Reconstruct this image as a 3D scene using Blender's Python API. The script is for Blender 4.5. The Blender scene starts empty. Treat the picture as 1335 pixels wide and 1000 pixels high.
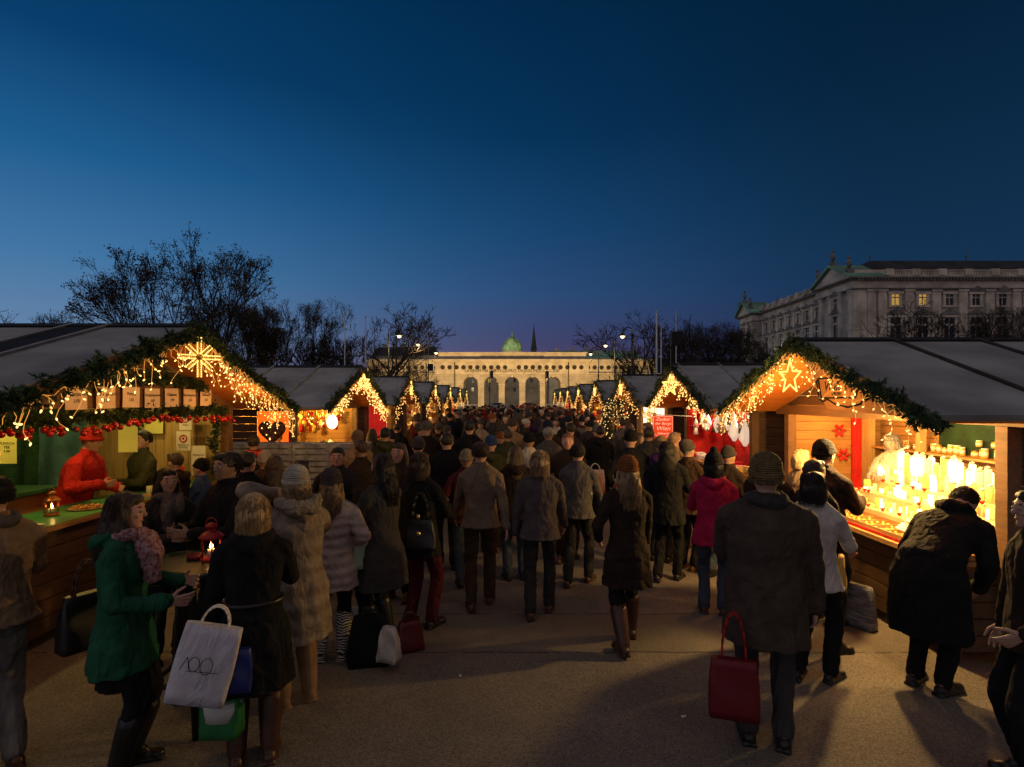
import bpy, math, random
import numpy as np
from mathutils import Vector, Matrix
random.seed(7); RNG = np.random.default_rng(7)
SC = bpy.context.scene
COL = SC.collection
FPX = 741.67; EYE = 2.25
def at(px, py, Y):
    return ((px-667.5)*Y/FPX, Y, EYE+(520-py)*Y/FPX)
def nrm(a):
    a = np.asarray(a, float); n = np.linalg.norm(a, axis=-1, keepdims=True); n[n == 0] = 1
    return a/n
# ------------------------------------------------------------------ materials
MATS = {}
def _nodes(name):
    m = bpy.data.materials.new(name); m.use_nodes = True
    nt = m.node_tree; b = nt.nodes['Principled BSDF']
    return m, nt, b
def mat(name, col, rough=.75, var=.25, vscale=6., bump=.0, bscale=60., emit=0., ecol=None, metal=0., stretch=None, col2=None, spec=.3, trans=0., alpha=1., fold=0.):
    if name in MATS: return MATS[name]
    m, nt, b = _nodes(name); N = nt.nodes; L = nt.links
    tc = N.new('ShaderNodeTexCoord'); src = tc.outputs['Object']
    if stretch:
        mp = N.new('ShaderNodeMapping'); mp.inputs['Scale'].default_value = stretch
        L.new(src, mp.inputs['Vector']); src = mp.outputs['Vector']
    b.inputs['Roughness'].default_value = rough; b.inputs['Metallic'].default_value = metal
    b.inputs['Specular IOR Level'].default_value = spec
    if trans: b.inputs['Transmission Weight'].default_value = trans
    if alpha < 1: b.inputs['Alpha'].default_value = alpha
    c = tuple(col)+(1,)
    if var > 0:
        nz = N.new('ShaderNodeTexNoise'); nz.inputs['Scale'].default_value = vscale; nz.inputs['Detail'].default_value = 6
        L.new(src, nz.inputs['Vector'])
        rp = N.new('ShaderNodeValToRGB'); e = rp.color_ramp.elements
        c2 = tuple(col2) if col2 else tuple(min(1, x*(1+var)) for x in col)
        c1 = tuple(col) if col2 else tuple(x*(1-var) for x in col)
        e[0].position = .35; e[0].color = c1+(1,); e[1].position = .65; e[1].color = c2+(1,)
        L.new(nz.outputs['Fac'], rp.inputs['Fac']); L.new(rp.outputs['Color'], b.inputs['Base Color'])
        csock = rp.outputs['Color']
    else:
        b.inputs['Base Color'].default_value = c; csock = None
    last = None
    if bump > 0:
        n2 = N.new('ShaderNodeTexNoise'); n2.inputs['Scale'].default_value = bscale; n2.inputs['Detail'].default_value = 4
        L.new(src, n2.inputs['Vector'])
        bp = N.new('ShaderNodeBump'); bp.inputs['Strength'].default_value = bump; bp.inputs['Distance'].default_value = .02
        L.new(n2.outputs['Fac'], bp.inputs['Height']); L.new(bp.outputs['Normal'], b.inputs['Normal']); last = bp
    if fold > 0:
        mp = N.new('ShaderNodeMapping'); mp.inputs['Scale'].default_value = (5, 5, 2.2); L.new(tc.outputs['Object'], mp.inputs['Vector'])
        n3 = N.new('ShaderNodeTexNoise'); n3.inputs['Scale'].default_value = 1.6; n3.inputs['Detail'].default_value = 3; n3.inputs['Distortion'].default_value = 1.2
        L.new(mp.outputs['Vector'], n3.inputs['Vector'])
        b3 = N.new('ShaderNodeBump'); b3.inputs['Strength'].default_value = fold; b3.inputs['Distance'].default_value = .06
        L.new(n3.outputs['Fac'], b3.inputs['Height'])
        if last: L.new(last.outputs['Normal'], b3.inputs['Normal'])
        L.new(b3.outputs['Normal'], b.inputs['Normal'])
    if emit > 0:
        b.inputs['Emission Strength'].default_value = emit
        b.inputs['Emission Color'].default_value = tuple(ecol or col)+(1,)
        m.cycles.emission_sampling = 'NONE'
    MATS[name] = m
    return m
def wood(name, col, col2, axis=0, rough=.7, scale=1.):
    """plank wood with grain along axis"""
    if name in MATS: return MATS[name]
    m, nt, b = _nodes(name); N = nt.nodes; L = nt.links
    tc = N.new('ShaderNodeTexCoord'); mp = N.new('ShaderNodeMapping')
    s = [22*scale]*3; s[axis] = 1.6*scale
    mp.inputs['Scale'].default_value = s; L.new(tc.outputs['Object'], mp.inputs['Vector'])
    nz = N.new('ShaderNodeTexNoise'); nz.inputs['Scale'].default_value = 1.3; nz.inputs['Detail'].default_value = 8; nz.inputs['Distortion'].default_value = .8
    L.new(mp.outputs['Vector'], nz.inputs['Vector'])
    n2 = N.new('ShaderNodeTexNoise'); n2.inputs['Scale'].default_value = 2.2; n2.inputs['Detail'].default_value = 5; L.new(tc.outputs['Object'], n2.inputs['Vector'])
    ad = N.new('ShaderNodeMath'); ad.operation = 'MULTIPLY_ADD'; ad.inputs[1].default_value = .6; ad.inputs[2].default_value = .2
    L.new(nz.outputs['Fac'], ad.inputs[0])
    a2 = N.new('ShaderNodeMath'); a2.operation = 'MULTIPLY_ADD'; a2.inputs[1].default_value = .45; L.new(n2.outputs['Fac'], a2.inputs[0]); L.new(ad.outputs[0], a2.inputs[2])
    rp = N.new('ShaderNodeValToRGB'); e = rp.color_ramp.elements
    e[0].position = .52; e[0].color = tuple(col)+(1,); e[1].position = .9; e[1].color = tuple(col2)+(1,)
    L.new(a2.outputs[0], rp.inputs['Fac']); L.new(rp.outputs['Color'], b.inputs['Base Color'])
    b.inputs['Roughness'].default_value = rough; b.inputs['Specular IOR Level'].default_value = .25
    bp = N.new('ShaderNodeBump'); bp.inputs['Strength'].default_value = .35; bp.inputs['Distance'].default_value = .01
    L.new(nz.outputs['Fac'], bp.inputs['Height']); L.new(bp.outputs['Normal'], b.inputs['Normal'])
    MATS[name] = m; return m
def emitm(name, col, s, samp='NONE'):
    if name in MATS: return MATS[name]
    m = bpy.data.materials.new(name); m.use_nodes = True; nt = m.node_tree; nt.nodes.clear()
    o = nt.nodes.new('ShaderNodeOutputMaterial'); e = nt.nodes.new('ShaderNodeEmission')
    e.inputs['Color'].default_value = tuple(col)+(1,); e.inputs['Strength'].default_value = s
    nt.links.new(e.outputs[0], o.inputs['Surface']); m.cycles.emission_sampling = samp
    MATS[name] = m; return m
# ------------------------------------------------------------------ mesh builder
_ico = {}
def ico(sub):
    if sub not in _ico:
        import bmesh
        bm = bmesh.new(); bmesh.ops.create_icosphere(bm, subdivisions=sub, radius=1)
        _ico[sub] = (np.array([v.co[:] for v in bm.verts]), np.array([[v.index for v in f.verts] for f in bm.faces])); bm.free()
    return _ico[sub]
def frames(D):
    D = nrm(D); up = np.where(np.abs(D[:, 2:3]) > .9, np.array([[1., 0, 0]]), np.array([[0, 0, 1.]]))
    A = nrm(np.cross(D, up)); B = np.cross(D, A); return A, B
class MB:
    def __init__(s): s.c = []; s.n = 0
    def add(s, V, F, m=0, sm=False):
        V = np.asarray(V, float).reshape(-1, 3); F = np.asarray(F, int)
        s.c.append((V, F+s.n, m, sm)); s.n += len(V)
    def box(s, c, d, m=0, rz=0., rx=0., ry=0.):
        h = np.array(d)/2.
        V = np.array([[x, y, z] for x in (-1, 1) for y in (-1, 1) for z in (-1, 1)])*h
        if rz or rx or ry:
            R = np.array((Matrix.Rotation(rz, 3, 'Z') @ Matrix.Rotation(ry, 3, 'Y') @ Matrix.Rotation(rx, 3, 'X')))
            V = V @ R.T
        s.add(V+np.array(c), [[0, 1, 3, 2], [4, 6, 7, 5], [0, 4, 5, 1], [2, 3, 7, 6], [0, 2, 6, 4], [1, 5, 7, 3]], m)
    def bb(s, a, b, m=0):
        a = np.array(a, float); b = np.array(b, float); s.box((a+b)/2, np.abs(b-a), m)
    def quad(s, pts, m=0): s.add(pts, [list(range(len(pts)))], m)
    def prism(s, poly, vec, m=0):
        """closed polygon (3D points) extruded by vec"""
        P = np.array(poly, float); n = len(P); V = np.vstack([P, P+np.array(vec)])
        s.add(V, [list(range(n))], m); s.c[-1][1][:] = s.c[-1][1]
        s.c.append((np.zeros((0, 3)), np.array([list(range(2*n-1, n-1, -1))])+s.n-2*n, m, False))
        s.c.append((np.zeros((0, 3)), np.array([[i, (i+1) % n, n+(i+1) % n, n+i] for i in range(n)])+s.n-2*n, m, False))
    def segs(s, P0, P1, R0, R1, n=4, m=0, sm=True, caps=False):
        P0 = np.asarray(P0, float).reshape(-1, 3); P1 = np.asarray(P1, float).reshape(-1, 3); k = len(P0)
        if k == 0: return
        R0 = np.broadcast_to(np.asarray(R0, float), (k,)); R1 = np.broadcast_to(np.asarray(R1, float), (k,))
        A, B = frames(P1-P0); t = np.arange(n)*2*math.pi/n
        ca = np.cos(t)[None, :, None]; sa = np.sin(t)[None, :, None]
        rg = A[:, None]*ca+B[:, None]*sa
        V = np.concatenate([P0[:, None]+rg*R0[:, None, None], P1[:, None]+rg*R1[:, None, None]], 1)
        i = np.arange(n); j = (i+1) % n
        F = np.stack([i, j, n+j, n+i], 1)[None]+(np.arange(k)*2*n)[:, None, None]
        base = s.n; s.add(V.reshape(-1, 3), F.reshape(-1, 4), m, sm)
        if caps:
            C = np.stack([np.arange(n)[::-1], n+np.arange(n)], 0)[None]+(np.arange(k)*2*n)[:, None, None]+base
            s.c.append((np.zeros((0, 3)), C.reshape(-1, n), m, False))
    def tube(s, pts, r, n=6, m=0):
        P = np.array(pts, float); r = np.broadcast_to(np.asarray(r, float), (len(P),))
        s.segs(P[:-1], P[1:], r[:-1], r[1:], n, m, True, True)
    def cyl(s, p0, p1, r0, r1=None, n=12, m=0, sm=True): s.segs([p0], [p1], [r0], [r0 if r1 is None else r1], n, m, sm, True)
    def ball(s, c, r, sub=1, m=0, R=None):
        V, F = ico(sub); r = np.array([r]*3 if np.isscalar(r) else r, float)
        V = V*r
        if R is not None: V = V @ np.array(R).T
        s.add(V+np.array(c), F, m, True)
    def balls(s, C, r, sub=1, m=0):
        V, F = ico(sub); C = np.asarray(C, float).reshape(-1, 3); k = len(C)
        if not k: return
        r = np.broadcast_to(np.asarray(r, float), (k,))
        VV = C[:, None]+V[None]*r[:, None, None]; FF = F[None]+(np.arange(k)*len(V))[:, None, None]
        s.add(VV.reshape(-1, 3), FF.reshape(-1, 3), m, True)
    def lathe(s, prof, c, n=16, m=0, sm=True):
        P = np.array(prof, float); t = np.arange(n)*2*math.pi/n; k = len(P)
        V = np.stack([np.outer(P[:, 0], np.cos(t)), np.outer(P[:, 0], np.sin(t)), np.repeat(P[:, 1:2], n, 1)], 2).reshape(-1, 3)+np.array(c)
        F = [[a*n+i, a*n+(i+1) % n, (a+1)*n+(i+1) % n, (a+1)*n+i] for a in range(k-1) for i in range(n)]
        b = s.n; s.add(V, F, m, sm)
        s.c.append((np.zeros((0, 3)), np.array([[b+i for i in range(n)][::-1]]), m, False))
        s.c.append((np.zeros((0, 3)), np.array([[b+(k-1)*n+i for i in range(n)]]), m, False))
    def loft(s, rings, m=0, sm=True):
        R = np.array(rings, float); k, n = R.shape[:2]; b = s.n
        i = np.arange(n); j = (i+1) % n
        F = np.stack([i, j, n+j, n+i], 1)[None]+(np.arange(k-1)*n)[:, None, None]
        s.add(R.reshape(-1, 3), F.reshape(-1, 4), m, sm)
        s.c.append((np.zeros((0, 3)), np.array([[b+q for q in range(n)][::-1]]), m, False))
        s.c.append((np.zeros((0, 3)), np.array([[b+(k-1)*n+q for q in range(n)]]), m, False))
    def tris(s, A, B, C, m=0):
        k = len(A); V = np.stack([A, B, C], 1).reshape(-1, 3); s.add(V, np.arange(3*k).reshape(-1, 3), m, False)
    def mesh(s, name, mats, T=None):
        V = np.vstack([c[0] for c in s.c]) if s.c else np.zeros((0, 3))
        if T is not None: V = V @ T[0].T + T[1]
        li = np.concatenate([c[1].ravel() for c in s.c]); lt = np.concatenate([np.full(len(c[1]), c[1].shape[1]) for c in s.c])
        mi = np.concatenate([np.full(len(c[1]), c[2]) for c in s.c]); smo = np.concatenate([np.full(len(c[1]), c[3]) for c in s.c])
        me = bpy.data.meshes.new(name); me.vertices.add(len(V)); me.vertices.foreach_set('co', V.ravel())
        me.loops.add(len(li)); me.loops.foreach_set('vertex_index', li)
        me.polygons.add(len(lt)); ls = np.concatenate([[0], np.cumsum(lt)[:-1]])
        me.polygons.foreach_set('loop_start', ls); me.polygons.foreach_set('loop_total', lt)
        me.polygons.foreach_set('material_index', mi); me.polygons.foreach_set('use_smooth', smo)
        for m in (mats if isinstance(mats, (list, tuple)) else [mats]): me.materials.append(m)
        me.update(calc_edges=True); return me
    def build(s, name, mats, parent=None, loc=(0, 0, 0), fix=True, **kw):
        me = s.mesh(name, mats)
        if fix and len(me.polygons) < 60000:
            import bmesh
            bm = bmesh.new(); bm.from_mesh(me); bmesh.ops.recalc_face_normals(bm, faces=bm.faces); bm.to_mesh(me); bm.free()
        return link(name, me, parent, loc, **kw)
def link(name, me, parent=None, loc=(0, 0, 0), rz=0., label=None, cat=None, group=None, kind=None):
    o = bpy.data.objects.new(name, me); COL.objects.link(o); o.location = loc; o.rotation_euler[2] = rz
    if parent: o.parent = parent
    return tag(o, label, cat, group, kind)
def tag(o, label=None, cat=None, group=None, kind=None):
    if label: o['label'] = label
    if cat: o['category'] = cat
    if group: o['group'] = group
    if kind: o['kind'] = kind
    return o
def thing(name, label, cat, loc=(0, 0, 0), rz=0., group=None):
    return link(name, None, None, loc, rz, label, cat, group)
def dup(o, parent=None, top=True):
    c = o.copy(); COL.objects.link(c); c.parent = parent
    for ch in list(o.children): dup(ch, c)
    return c
def dupthing(o, loc, rz=None, label=None, group=None):
    c = dup(o); c.location = loc
    if rz is not None: c.rotation_euler[2] = rz
    if label: c['label'] = label
    if group: c['group'] = group
    return c
def lamp(name, kind, loc, power, col=(1, .6, .28), size=.1, **k):
    l = bpy.data.lights.new(name, kind); l.energy = power; l.color = col
    if kind in ('POINT', 'SPOT'): l.shadow_soft_size = size
    if kind == 'AREA': l.size = size
    o = bpy.data.objects.new(name, l); COL.objects.link(o); o.location = loc
    for a, b in k.items():
        if a == 'aim': o.rotation_euler = (Vector(b)-Vector(loc)).to_track_quat('-Z', 'Y').to_euler()
        elif a == 'parent': o.parent = b
        else: setattr(l, a, b)
    return o
# fonts -> mesh
def text_mesh(txt, size, ext=.004, align='CENTER', shear=0.):
    c = bpy.data.curves.new('lettering', 'FONT'); c.body = txt; c.size = size; c.extrude = ext; c.align_x = align; c.align_y = 'CENTER'; c.shear = shear
    c.resolution_u = 3
    o = bpy.data.objects.new('t', c); COL.objects.link(o)
    dg = bpy.context.evaluated_depsgraph_get(); me = bpy.data.meshes.new_from_object(o.evaluated_get(dg))
    bpy.data.objects.remove(o); bpy.data.curves.remove(c); me.name = 'lettering'; return me
def lettering(txt, size, m, parent, loc, rot, ext=.004, shear=0., name='lettering'):
    me = text_mesh(txt, size, ext, shear=shear); me.materials.clear(); me.materials.append(m)
    o = bpy.data.objects.new(name, me); COL.objects.link(o); o.parent = parent; o.location = loc; o.rotation_euler = rot; return o
# voxel union
_clouds = {}
def clouds(sz):
    if sz not in _clouds:
        t = bpy.data.textures.new('folds', 'CLOUDS'); t.noise_scale = sz; t.noise_depth = 2; _clouds[sz] = t
    return _clouds[sz]
def fuse(mb, voxel, smooth=3, disp=0., dsize=.12, crease=0.):
    me = mb.mesh('tmp', [])
    o = bpy.data.objects.new('tmp', me); COL.objects.link(o)
    r = o.modifiers.new('r', 'REMESH'); r.mode = 'VOXEL'; r.voxel_size = voxel; r.use_smooth_shade = True
    if smooth:
        s = o.modifiers.new('s', 'SMOOTH'); s.factor = .5; s.iterations = smooth
    if disp:
        d = o.modifiers.new('d', 'DISPLACE'); d.texture = clouds(dsize); d.strength = disp; d.texture_coords = 'LOCAL'
    dg = bpy.context.evaluated_depsgraph_get(); out = bpy.data.meshes.new_from_object(o.evaluated_get(dg))
    bpy.data.objects.remove(o); bpy.data.meshes.remove(me)
    if crease:
        n = len(out.vertices); P = np.empty(n*3); out.vertices.foreach_get('co', P); P = P.reshape(-1, 3)
        Nn = np.empty(n*3); out.vertex_normals.foreach_get('vector', Nn); Nn = Nn.reshape(-1, 3)
        rg = np.random.default_rng(int(abs(P[0].sum())*1e4) % 9999); d = np.zeros(n)
        Wp = P+.035*np.sin(P[:, [1, 2, 0]]*17+rg.uniform(0, 6, 3))+.018*np.sin(P[:, [2, 0, 1]]*37+rg.uniform(0, 6, 3))
        for k in range(5):
            v = nrm(rg.normal(size=3)*[1, 1, .75]); f = rg.uniform(9, 26); d += (1-np.abs(np.sin(Wp @ v*f+rg.uniform(0, 6))))**4*(1 if k % 2 else -1)
        th = np.arctan2(P[:, 1], P[:, 0]); lo = np.clip((.98-P[:, 2])/.3, 0, 1)
        d = d*crease+lo*crease*1.3*np.sin(9*th+2.2*np.sin(3*P[:, 2]+rg.uniform(0, 6))+rg.uniform(0, 6))
        P = P+Nn*d[:, None]; out.vertices.foreach_set('co', P.ravel()); out.update()
    out.polygons.foreach_set('use_smooth', np.ones(len(out.polygons), bool))
    return out
# ================================================================== camera, world, light
cam = bpy.data.cameras.new('camera'); cam.lens = 20; cam.sensor_width = 36; cam.clip_end = 3000; cam.shift_y = .015
co = bpy.data.objects.new('camera', cam); COL.objects.link(co); co.location = (0, 0, EYE); co.rotation_euler = (math.pi/2, 0, 0); SC.camera = co
SC.view_settings.view_transform = 'Standard'; SC.view_settings.look = 'None'; SC.view_settings.exposure = 0
SC.cycles.use_denoising = True; SC.cycles.sample_clamp_indirect = 2.5; SC.cycles.max_bounces = 5
SC.cycles.use_adaptive_sampling = True; SC.cycles.adaptive_threshold = .02; SC.cycles.caustics_reflective = False; SC.cycles.caustics_refractive = False
def srgb(*c): return tuple(((x/255)/12.92 if x <= 10 else ((x/255+.055)/1.055)**2.4) for x in c)
W = bpy.data.worlds.new('World'); SC.world = W; W.use_nodes = True
nt = W.node_tree; N = nt.nodes; L = nt.links; bg = N['Background']
sky = N.new('ShaderNodeTexSky'); sky.sky_type = 'NISHITA'; sky.sun_disc = False; sky.sun_elevation = math.radians(-3); sky.sun_rotation = math.radians(-75)
tc = N.new('ShaderNodeTexCoord'); sx = N.new('ShaderNodeSeparateXYZ'); L.new(tc.outputs['Generated'], sx.inputs[0])
def ramp(stops):
    r = N.new('ShaderNodeValToRGB'); e = r.color_ramp.elements
    while len(e) < len(stops): e.new(.5)
    for q, (p, c) in zip(e, stops): q.position = p; q.color = srgb(*c)+(1,)
    L.new(sx.outputs['Z'], r.inputs['Fac']); return r
# by sine of the elevation, towards the afterglow (left), ahead and away from it (right)
rl = ramp([(-.01, (114, 104, 130)), (.035, (116, 119, 150)), (.10, (98, 131, 168)), (.2, (66, 118, 165)), (.33, (30, 93, 144)), (.46, (8, 62, 108)), (.65, (0, 46, 84))])
rc = ramp([(-.01, (100, 62, 84)), (.05, (88, 66, 96)), (.10, (66, 68, 108)), (.18, (44, 76, 120)), (.28, (24, 68, 112)), (.42, (6, 50, 88)), (.65, (0, 34, 64))])
rr = ramp([(-.01, (56, 48, 76)), (.05, (42, 50, 84)), (.12, (26, 50, 84)), (.22, (18, 48, 78)), (.33, (12, 42, 70)), (.46, (6, 34, 60)), (.65, (0, 28, 50))])
hx = N.new('ShaderNodeVectorMath'); hx.operation = 'MULTIPLY'; hx.inputs[1].default_value = (1, 1, 0); L.new(tc.outputs['Generated'], hx.inputs[0])
hn = N.new('ShaderNodeVectorMath'); hn.operation = 'NORMALIZE'; L.new(hx.outputs[0], hn.inputs[0]); sh = N.new('ShaderNodeSeparateXYZ'); L.new(hn.outputs[0], sh.inputs[0])
def mr(a, b):
    m = N.new('ShaderNodeMapRange'); m.interpolation_type = 'SMOOTHSTEP'; m.inputs['From Min'].default_value = a; m.inputs['From Max'].default_value = b
    L.new(sh.outputs['X'], m.inputs['Value']); return m
def mix(f, a, b):
    m = N.new('ShaderNodeMix'); m.data_type = 'RGBA'; L.new(f, m.inputs[0]); L.new(a, m.inputs[6]); L.new(b, m.inputs[7]); return m.outputs[2]
m1 = mix(mr(-.75, .12).outputs[0], rl.outputs[0], rc.outputs[0])
m2 = mix(mr(-.05, .6).outputs[0], m1, rr.outputs[0])
ns = N.new('ShaderNodeVectorMath'); ns.operation = 'MULTIPLY_ADD'; ns.inputs[1].default_value = (.004,)*3
L.new(sky.outputs[0], ns.inputs[0]); L.new(m2, ns.inputs[2]); L.new(ns.outputs[0], bg.inputs['Color']); bg.inputs['Strength'].default_value = 1.0
sl = bpy.data.lights.new('warm_fill', 'SUN'); sl.energy = .56; sl.angle = math.radians(120); sl.color = (1, .76, .55)  # wide warm fill added to lift ground and figures; the sun has set
so = bpy.data.objects.new('warm_fill', sl); COL.objects.link(so); so.rotation_euler = (math.radians(48), 0, math.radians(-18)); so.location = (0, -5, 30)
# ================================================================== ground
def ground_mat():
    m, nt, b = _nodes('asphalt'); N = nt.nodes; L = nt.links
    tc = N.new('ShaderNodeTexCoord'); P = tc.outputs['Object']
    def noise(sc, det=3, dist=0., vec=None):
        n = N.new('ShaderNodeTexNoise'); n.inputs['Scale'].default_value = sc; n.inputs['Detail'].default_value = det; n.inputs['Distortion'].default_value = dist
        L.new(vec or P, n.inputs['Vector']); return n.outputs['Fac']
    def math_(op, a, b_=None, c=None):
        n = N.new('ShaderNodeMath'); n.operation = op
        for i, v in enumerate((a, b_, c)):
            if v is None: continue
            if isinstance(v, (int, float)): n.inputs[i].default_value = v
            else: L.new(v, n.inputs[i])
        return n.outputs[0]
    grain = noise(150, 3); vo = N.new('ShaderNodeTexVoronoi'); vo.inputs['Scale'].default_value = 110; L.new(P, vo.inputs['Vector'])
    vs = N.new('ShaderNodeSeparateColor'); L.new(vo.outputs['Color'], vs.inputs[0])
    big = noise(.7, 5, .6); mid = noise(5, 4)
    rp = N.new('ShaderNodeValToRGB'); e = rp.color_ramp.elements
    e[0].position = .25; e[0].color = (.075, .063, .053, 1); e[1].position = .8; e[1].color = (.235, .195, .16, 1)
    g = math_('ADD', math_('MULTIPLY', grain, .6), math_('MULTIPLY', vs.outputs[0], .4)); L.new(g, rp.inputs['Fac'])
    # smooth concrete band across the lane with cracked joints
    sp = N.new('ShaderNodeSeparateXYZ'); L.new(P, sp.inputs[0])
    wob = math_('ADD', sp.outputs['Y'], math_('MULTIPLY', math_('SUBTRACT', noise(3, 5), .5), .09))
    band = math_('MULTIPLY', math_('GREATER_THAN', wob, 5.05), math_('LESS_THAN', wob, 5.95))
    mx = N.new('ShaderNodeMix'); mx.data_type = 'RGBA'; L.new(math_('MULTIPLY', band, .5), mx.inputs[0]); L.new(rp.outputs[0], mx.inputs[6]); mx.inputs[7].default_value = (.135, .112, .092, 1)
    br = math_('ADD', math_('MULTIPLY', big, .9), math_('MULTIPLY', mid, .35)); br = math_('ADD', br, .42)
    m2 = N.new('ShaderNodeVectorMath'); m2.operation = 'SCALE'; L.new(mx.outputs[2], m2.inputs[0]); L.new(br, m2.inputs['Scale'])
    j = None
    for yy in (5.05, 5.95, 11.1, 17.2):
        d = math_('LESS_THAN', math_('ABSOLUTE', math_('SUBTRACT', wob, yy)), .012)
        j = d if j is None else math_('MAXIMUM', j, d)
    brk = math_('GREATER_THAN', noise(4, 3), .43)
    j = math_('MULTIPLY', j, brk)
    m3 = N.new('ShaderNodeMix'); m3.data_type = 'RGBA'; L.new(math_('MULTIPLY', j, .7), m3.inputs[0]); L.new(m2.outputs[0], m3.inputs[6]); m3.inputs[7].default_value = (.015, .012, .01, 1)
    L.new(m3.outputs[2], b.inputs['Base Color']); b.inputs['Roughness'].default_value = .82; b.inputs['Specular IOR Level'].default_value = .3
    bp = N.new('ShaderNodeBump'); bp.inputs['Strength'].default_value = .55; bp.inputs['Distance'].default_value = .008; L.new(g, bp.inputs['Height']); L.new(bp.outputs[0], b.inputs['Normal'])
    return m
g = MB(); g.quad([(-900, -60, 0), (900, -60, 0), (900, 1400, 0), (-900, 1400, 0)]); g.build('ground', ground_mat(), kind='structure', fix=False)
# ================================================================== gate (floodlit)
def stone(name, c1, c2, bw, bh, sc=1., mortar=.55, rough=.85):
    if name in MATS: return MATS[name]
    m, nt, b = _nodes(name); N = nt.nodes; L = nt.links
    tc = N.new('ShaderNodeTexCoord'); sp = N.new('ShaderNodeSeparateXYZ'); L.new(tc.outputs['Object'], sp.inputs[0])
    a = N.new('ShaderNodeMath'); a.operation = 'ADD'; L.new(sp.outputs['X'], a.inputs[0]); L.new(sp.outputs['Y'], a.inputs[1])
    cb = N.new('ShaderNodeCombineXYZ'); L.new(a.outputs[0], cb.inputs[0]); L.new(sp.outputs['Z'], cb.inputs[1])
    br = N.new('ShaderNodeTexBrick'); br.inputs['Scale'].default_value = sc; br.inputs['Brick Width'].default_value = bw; br.inputs['Row Height'].default_value = bh
    br.inputs['Mortar Size'].default_value = .04*bh; br.inputs['Color1'].default_value = tuple(c1)+(1,); br.inputs['Color2'].default_value = tuple(c2)+(1,)
    br.inputs['Mortar'].default_value = tuple(x*mortar for x in c1)+(1,); L.new(cb.outputs[0], br.inputs['Vector'])
    nz = N.new('ShaderNodeTexNoise'); nz.inputs['Scale'].default_value = .35; nz.inputs['Detail'].default_value = 8; L.new(tc.outputs['Object'], nz.inputs['Vector'])
    mp = N.new('ShaderNodeMapRange'); mp.inputs['From Min'].default_value = .3; mp.inputs['From Max'].default_value = .7; mp.inputs['To Min'].default_value = .62; mp.inputs['To Max'].default_value = 1.2; L.new(nz.outputs['Fac'], mp.inputs['Value'])
    v = N.new('ShaderNodeVectorMath'); v.operation = 'SCALE'; L.new(br.outputs['Color'], v.inputs[0]); L.new(mp.outputs[0], v.inputs['Scale'])
    L.new(v.outputs[0], b.inputs['Base Color']); b.inputs['Roughness'].default_value = rough; MATS[name] = m; return m
GY = 165.
def gx(p): return (p-667.5)*GY/FPX
def gz(p): return EYE+(520-p)*GY/FPX
gst = stone('gate_stone', (.34, .30, .24), (.39, .345, .275), 2.6, .62)
gsm = mat('gate_smooth_stone', (.42, .37, .29), var=.2, vscale=.5)
dark = mat('dark_opening', (.012, .012, .014), var=0)
gate = thing('city_gate', 'long floodlit yellow stone gate with five arches and a row of round shields', 'gate', (gx(667.5), GY, 0))
def arch_wall(mb, x0, x1, ztop, cs, r, zs, y0, y1, m=0, n=14):
    """wall between x0..x1 from ground to ztop pierced by round arches"""
    xs = [x0]
    for c in cs: xs += [c-r, c+r]
    xs.append(x1)
    for i in range(0, len(xs), 2): mb.bb((xs[i], y0, 0), (xs[i+1], y1, ztop), m)
    for c in cs:
        t = [math.pi*k/n for k in range(n+1)]; A = [(c-r*math.cos(a), zs+r*math.sin(a)) for a in t]
        for k in range(n):
            (xa, za), (xb, zb) = A[k], A[k+1]
            P = [(xa, y0, za), (xb, y0, zb), (xb, y0, ztop), (xa, y0, ztop)]; mb.prism(P, (0, y1-y0, 0), m)
w = MB(); arc = [(p-667.5)*GY/FPX for p in (613.6, 640.6, 667.5, 694.4, 721.4)]
r_ = 9.6*GY/FPX
arch_wall(w, gx(569), gx(766), gz(488), arc, r_, gz(500.5), 0, 9)
w.build('wall', gst, gate)
for a, b in ((gx(478), gx(569)-.01), (gx(766)+.01, gx(858))): w = MB(); w.bb((a, 1.2, 0), (b, 9, gz(488))); w.build('side_wall', gst, gate)
for a, b in ((gx(556), gx(569)-.02), (gx(766)+.02, gx(779))): w = MB(); w.bb((a, .4, 0), (b, 1.19, gz(488))); w.build('corner_pier', gst, gate)
w = MB(); w.bb((gx(569)-.3, -.35, gz(488)), (gx(766)+.3, 9, gz(472))); w.bb((gx(478), .6, gz(488)), (gx(569)-.31, 9, gz(472))); w.bb((gx(766)+.31, .6, gz(488)), (gx(858), 9, gz(472)))
w.build('frieze', gsm, gate)
w = MB(); w.bb((gx(569)-.9, -1.1, gz(472)), (gx(766)+.9, 9.2, gz(470))); w.bb((gx(569)-1.2, -1.4, gz(470)), (gx(766)+1.2, 9.4, gz(468.6)))
w.bb((gx(478), -.1, gz(472)), (gx(569)-1.21, 9.2, gz(468.6))); w.bb((gx(766)+1.21, -.1, gz(472)), (gx(858), 9.2, gz(468.6))); w.bb((gx(478), -.4, gz(487)), (gx(858), .5, gz(486)))
w.build('cornice', gsm, gate)
w = MB(); w.bb((gx(571), .6, gz(468.6)), (gx(764.5), 8, gz(460.5))); w.bb((gx(571)-.4, .2, gz(460.5)), (gx(764.5)+.4, 8.4, gz(459))); w.bb((gx(480), 1.5, gz(468.6)), (gx(571)-.41, 8, gz(466.2))); w.bb((gx(764.5)+.41, 1.5, gz(468.6)), (gx(856), 8, gz(466.2)))
w.build('attic', gsm, gate)
bz = mat('dark_bronze', (.035, .03, .02), rough=.5, metal=.6)
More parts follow.
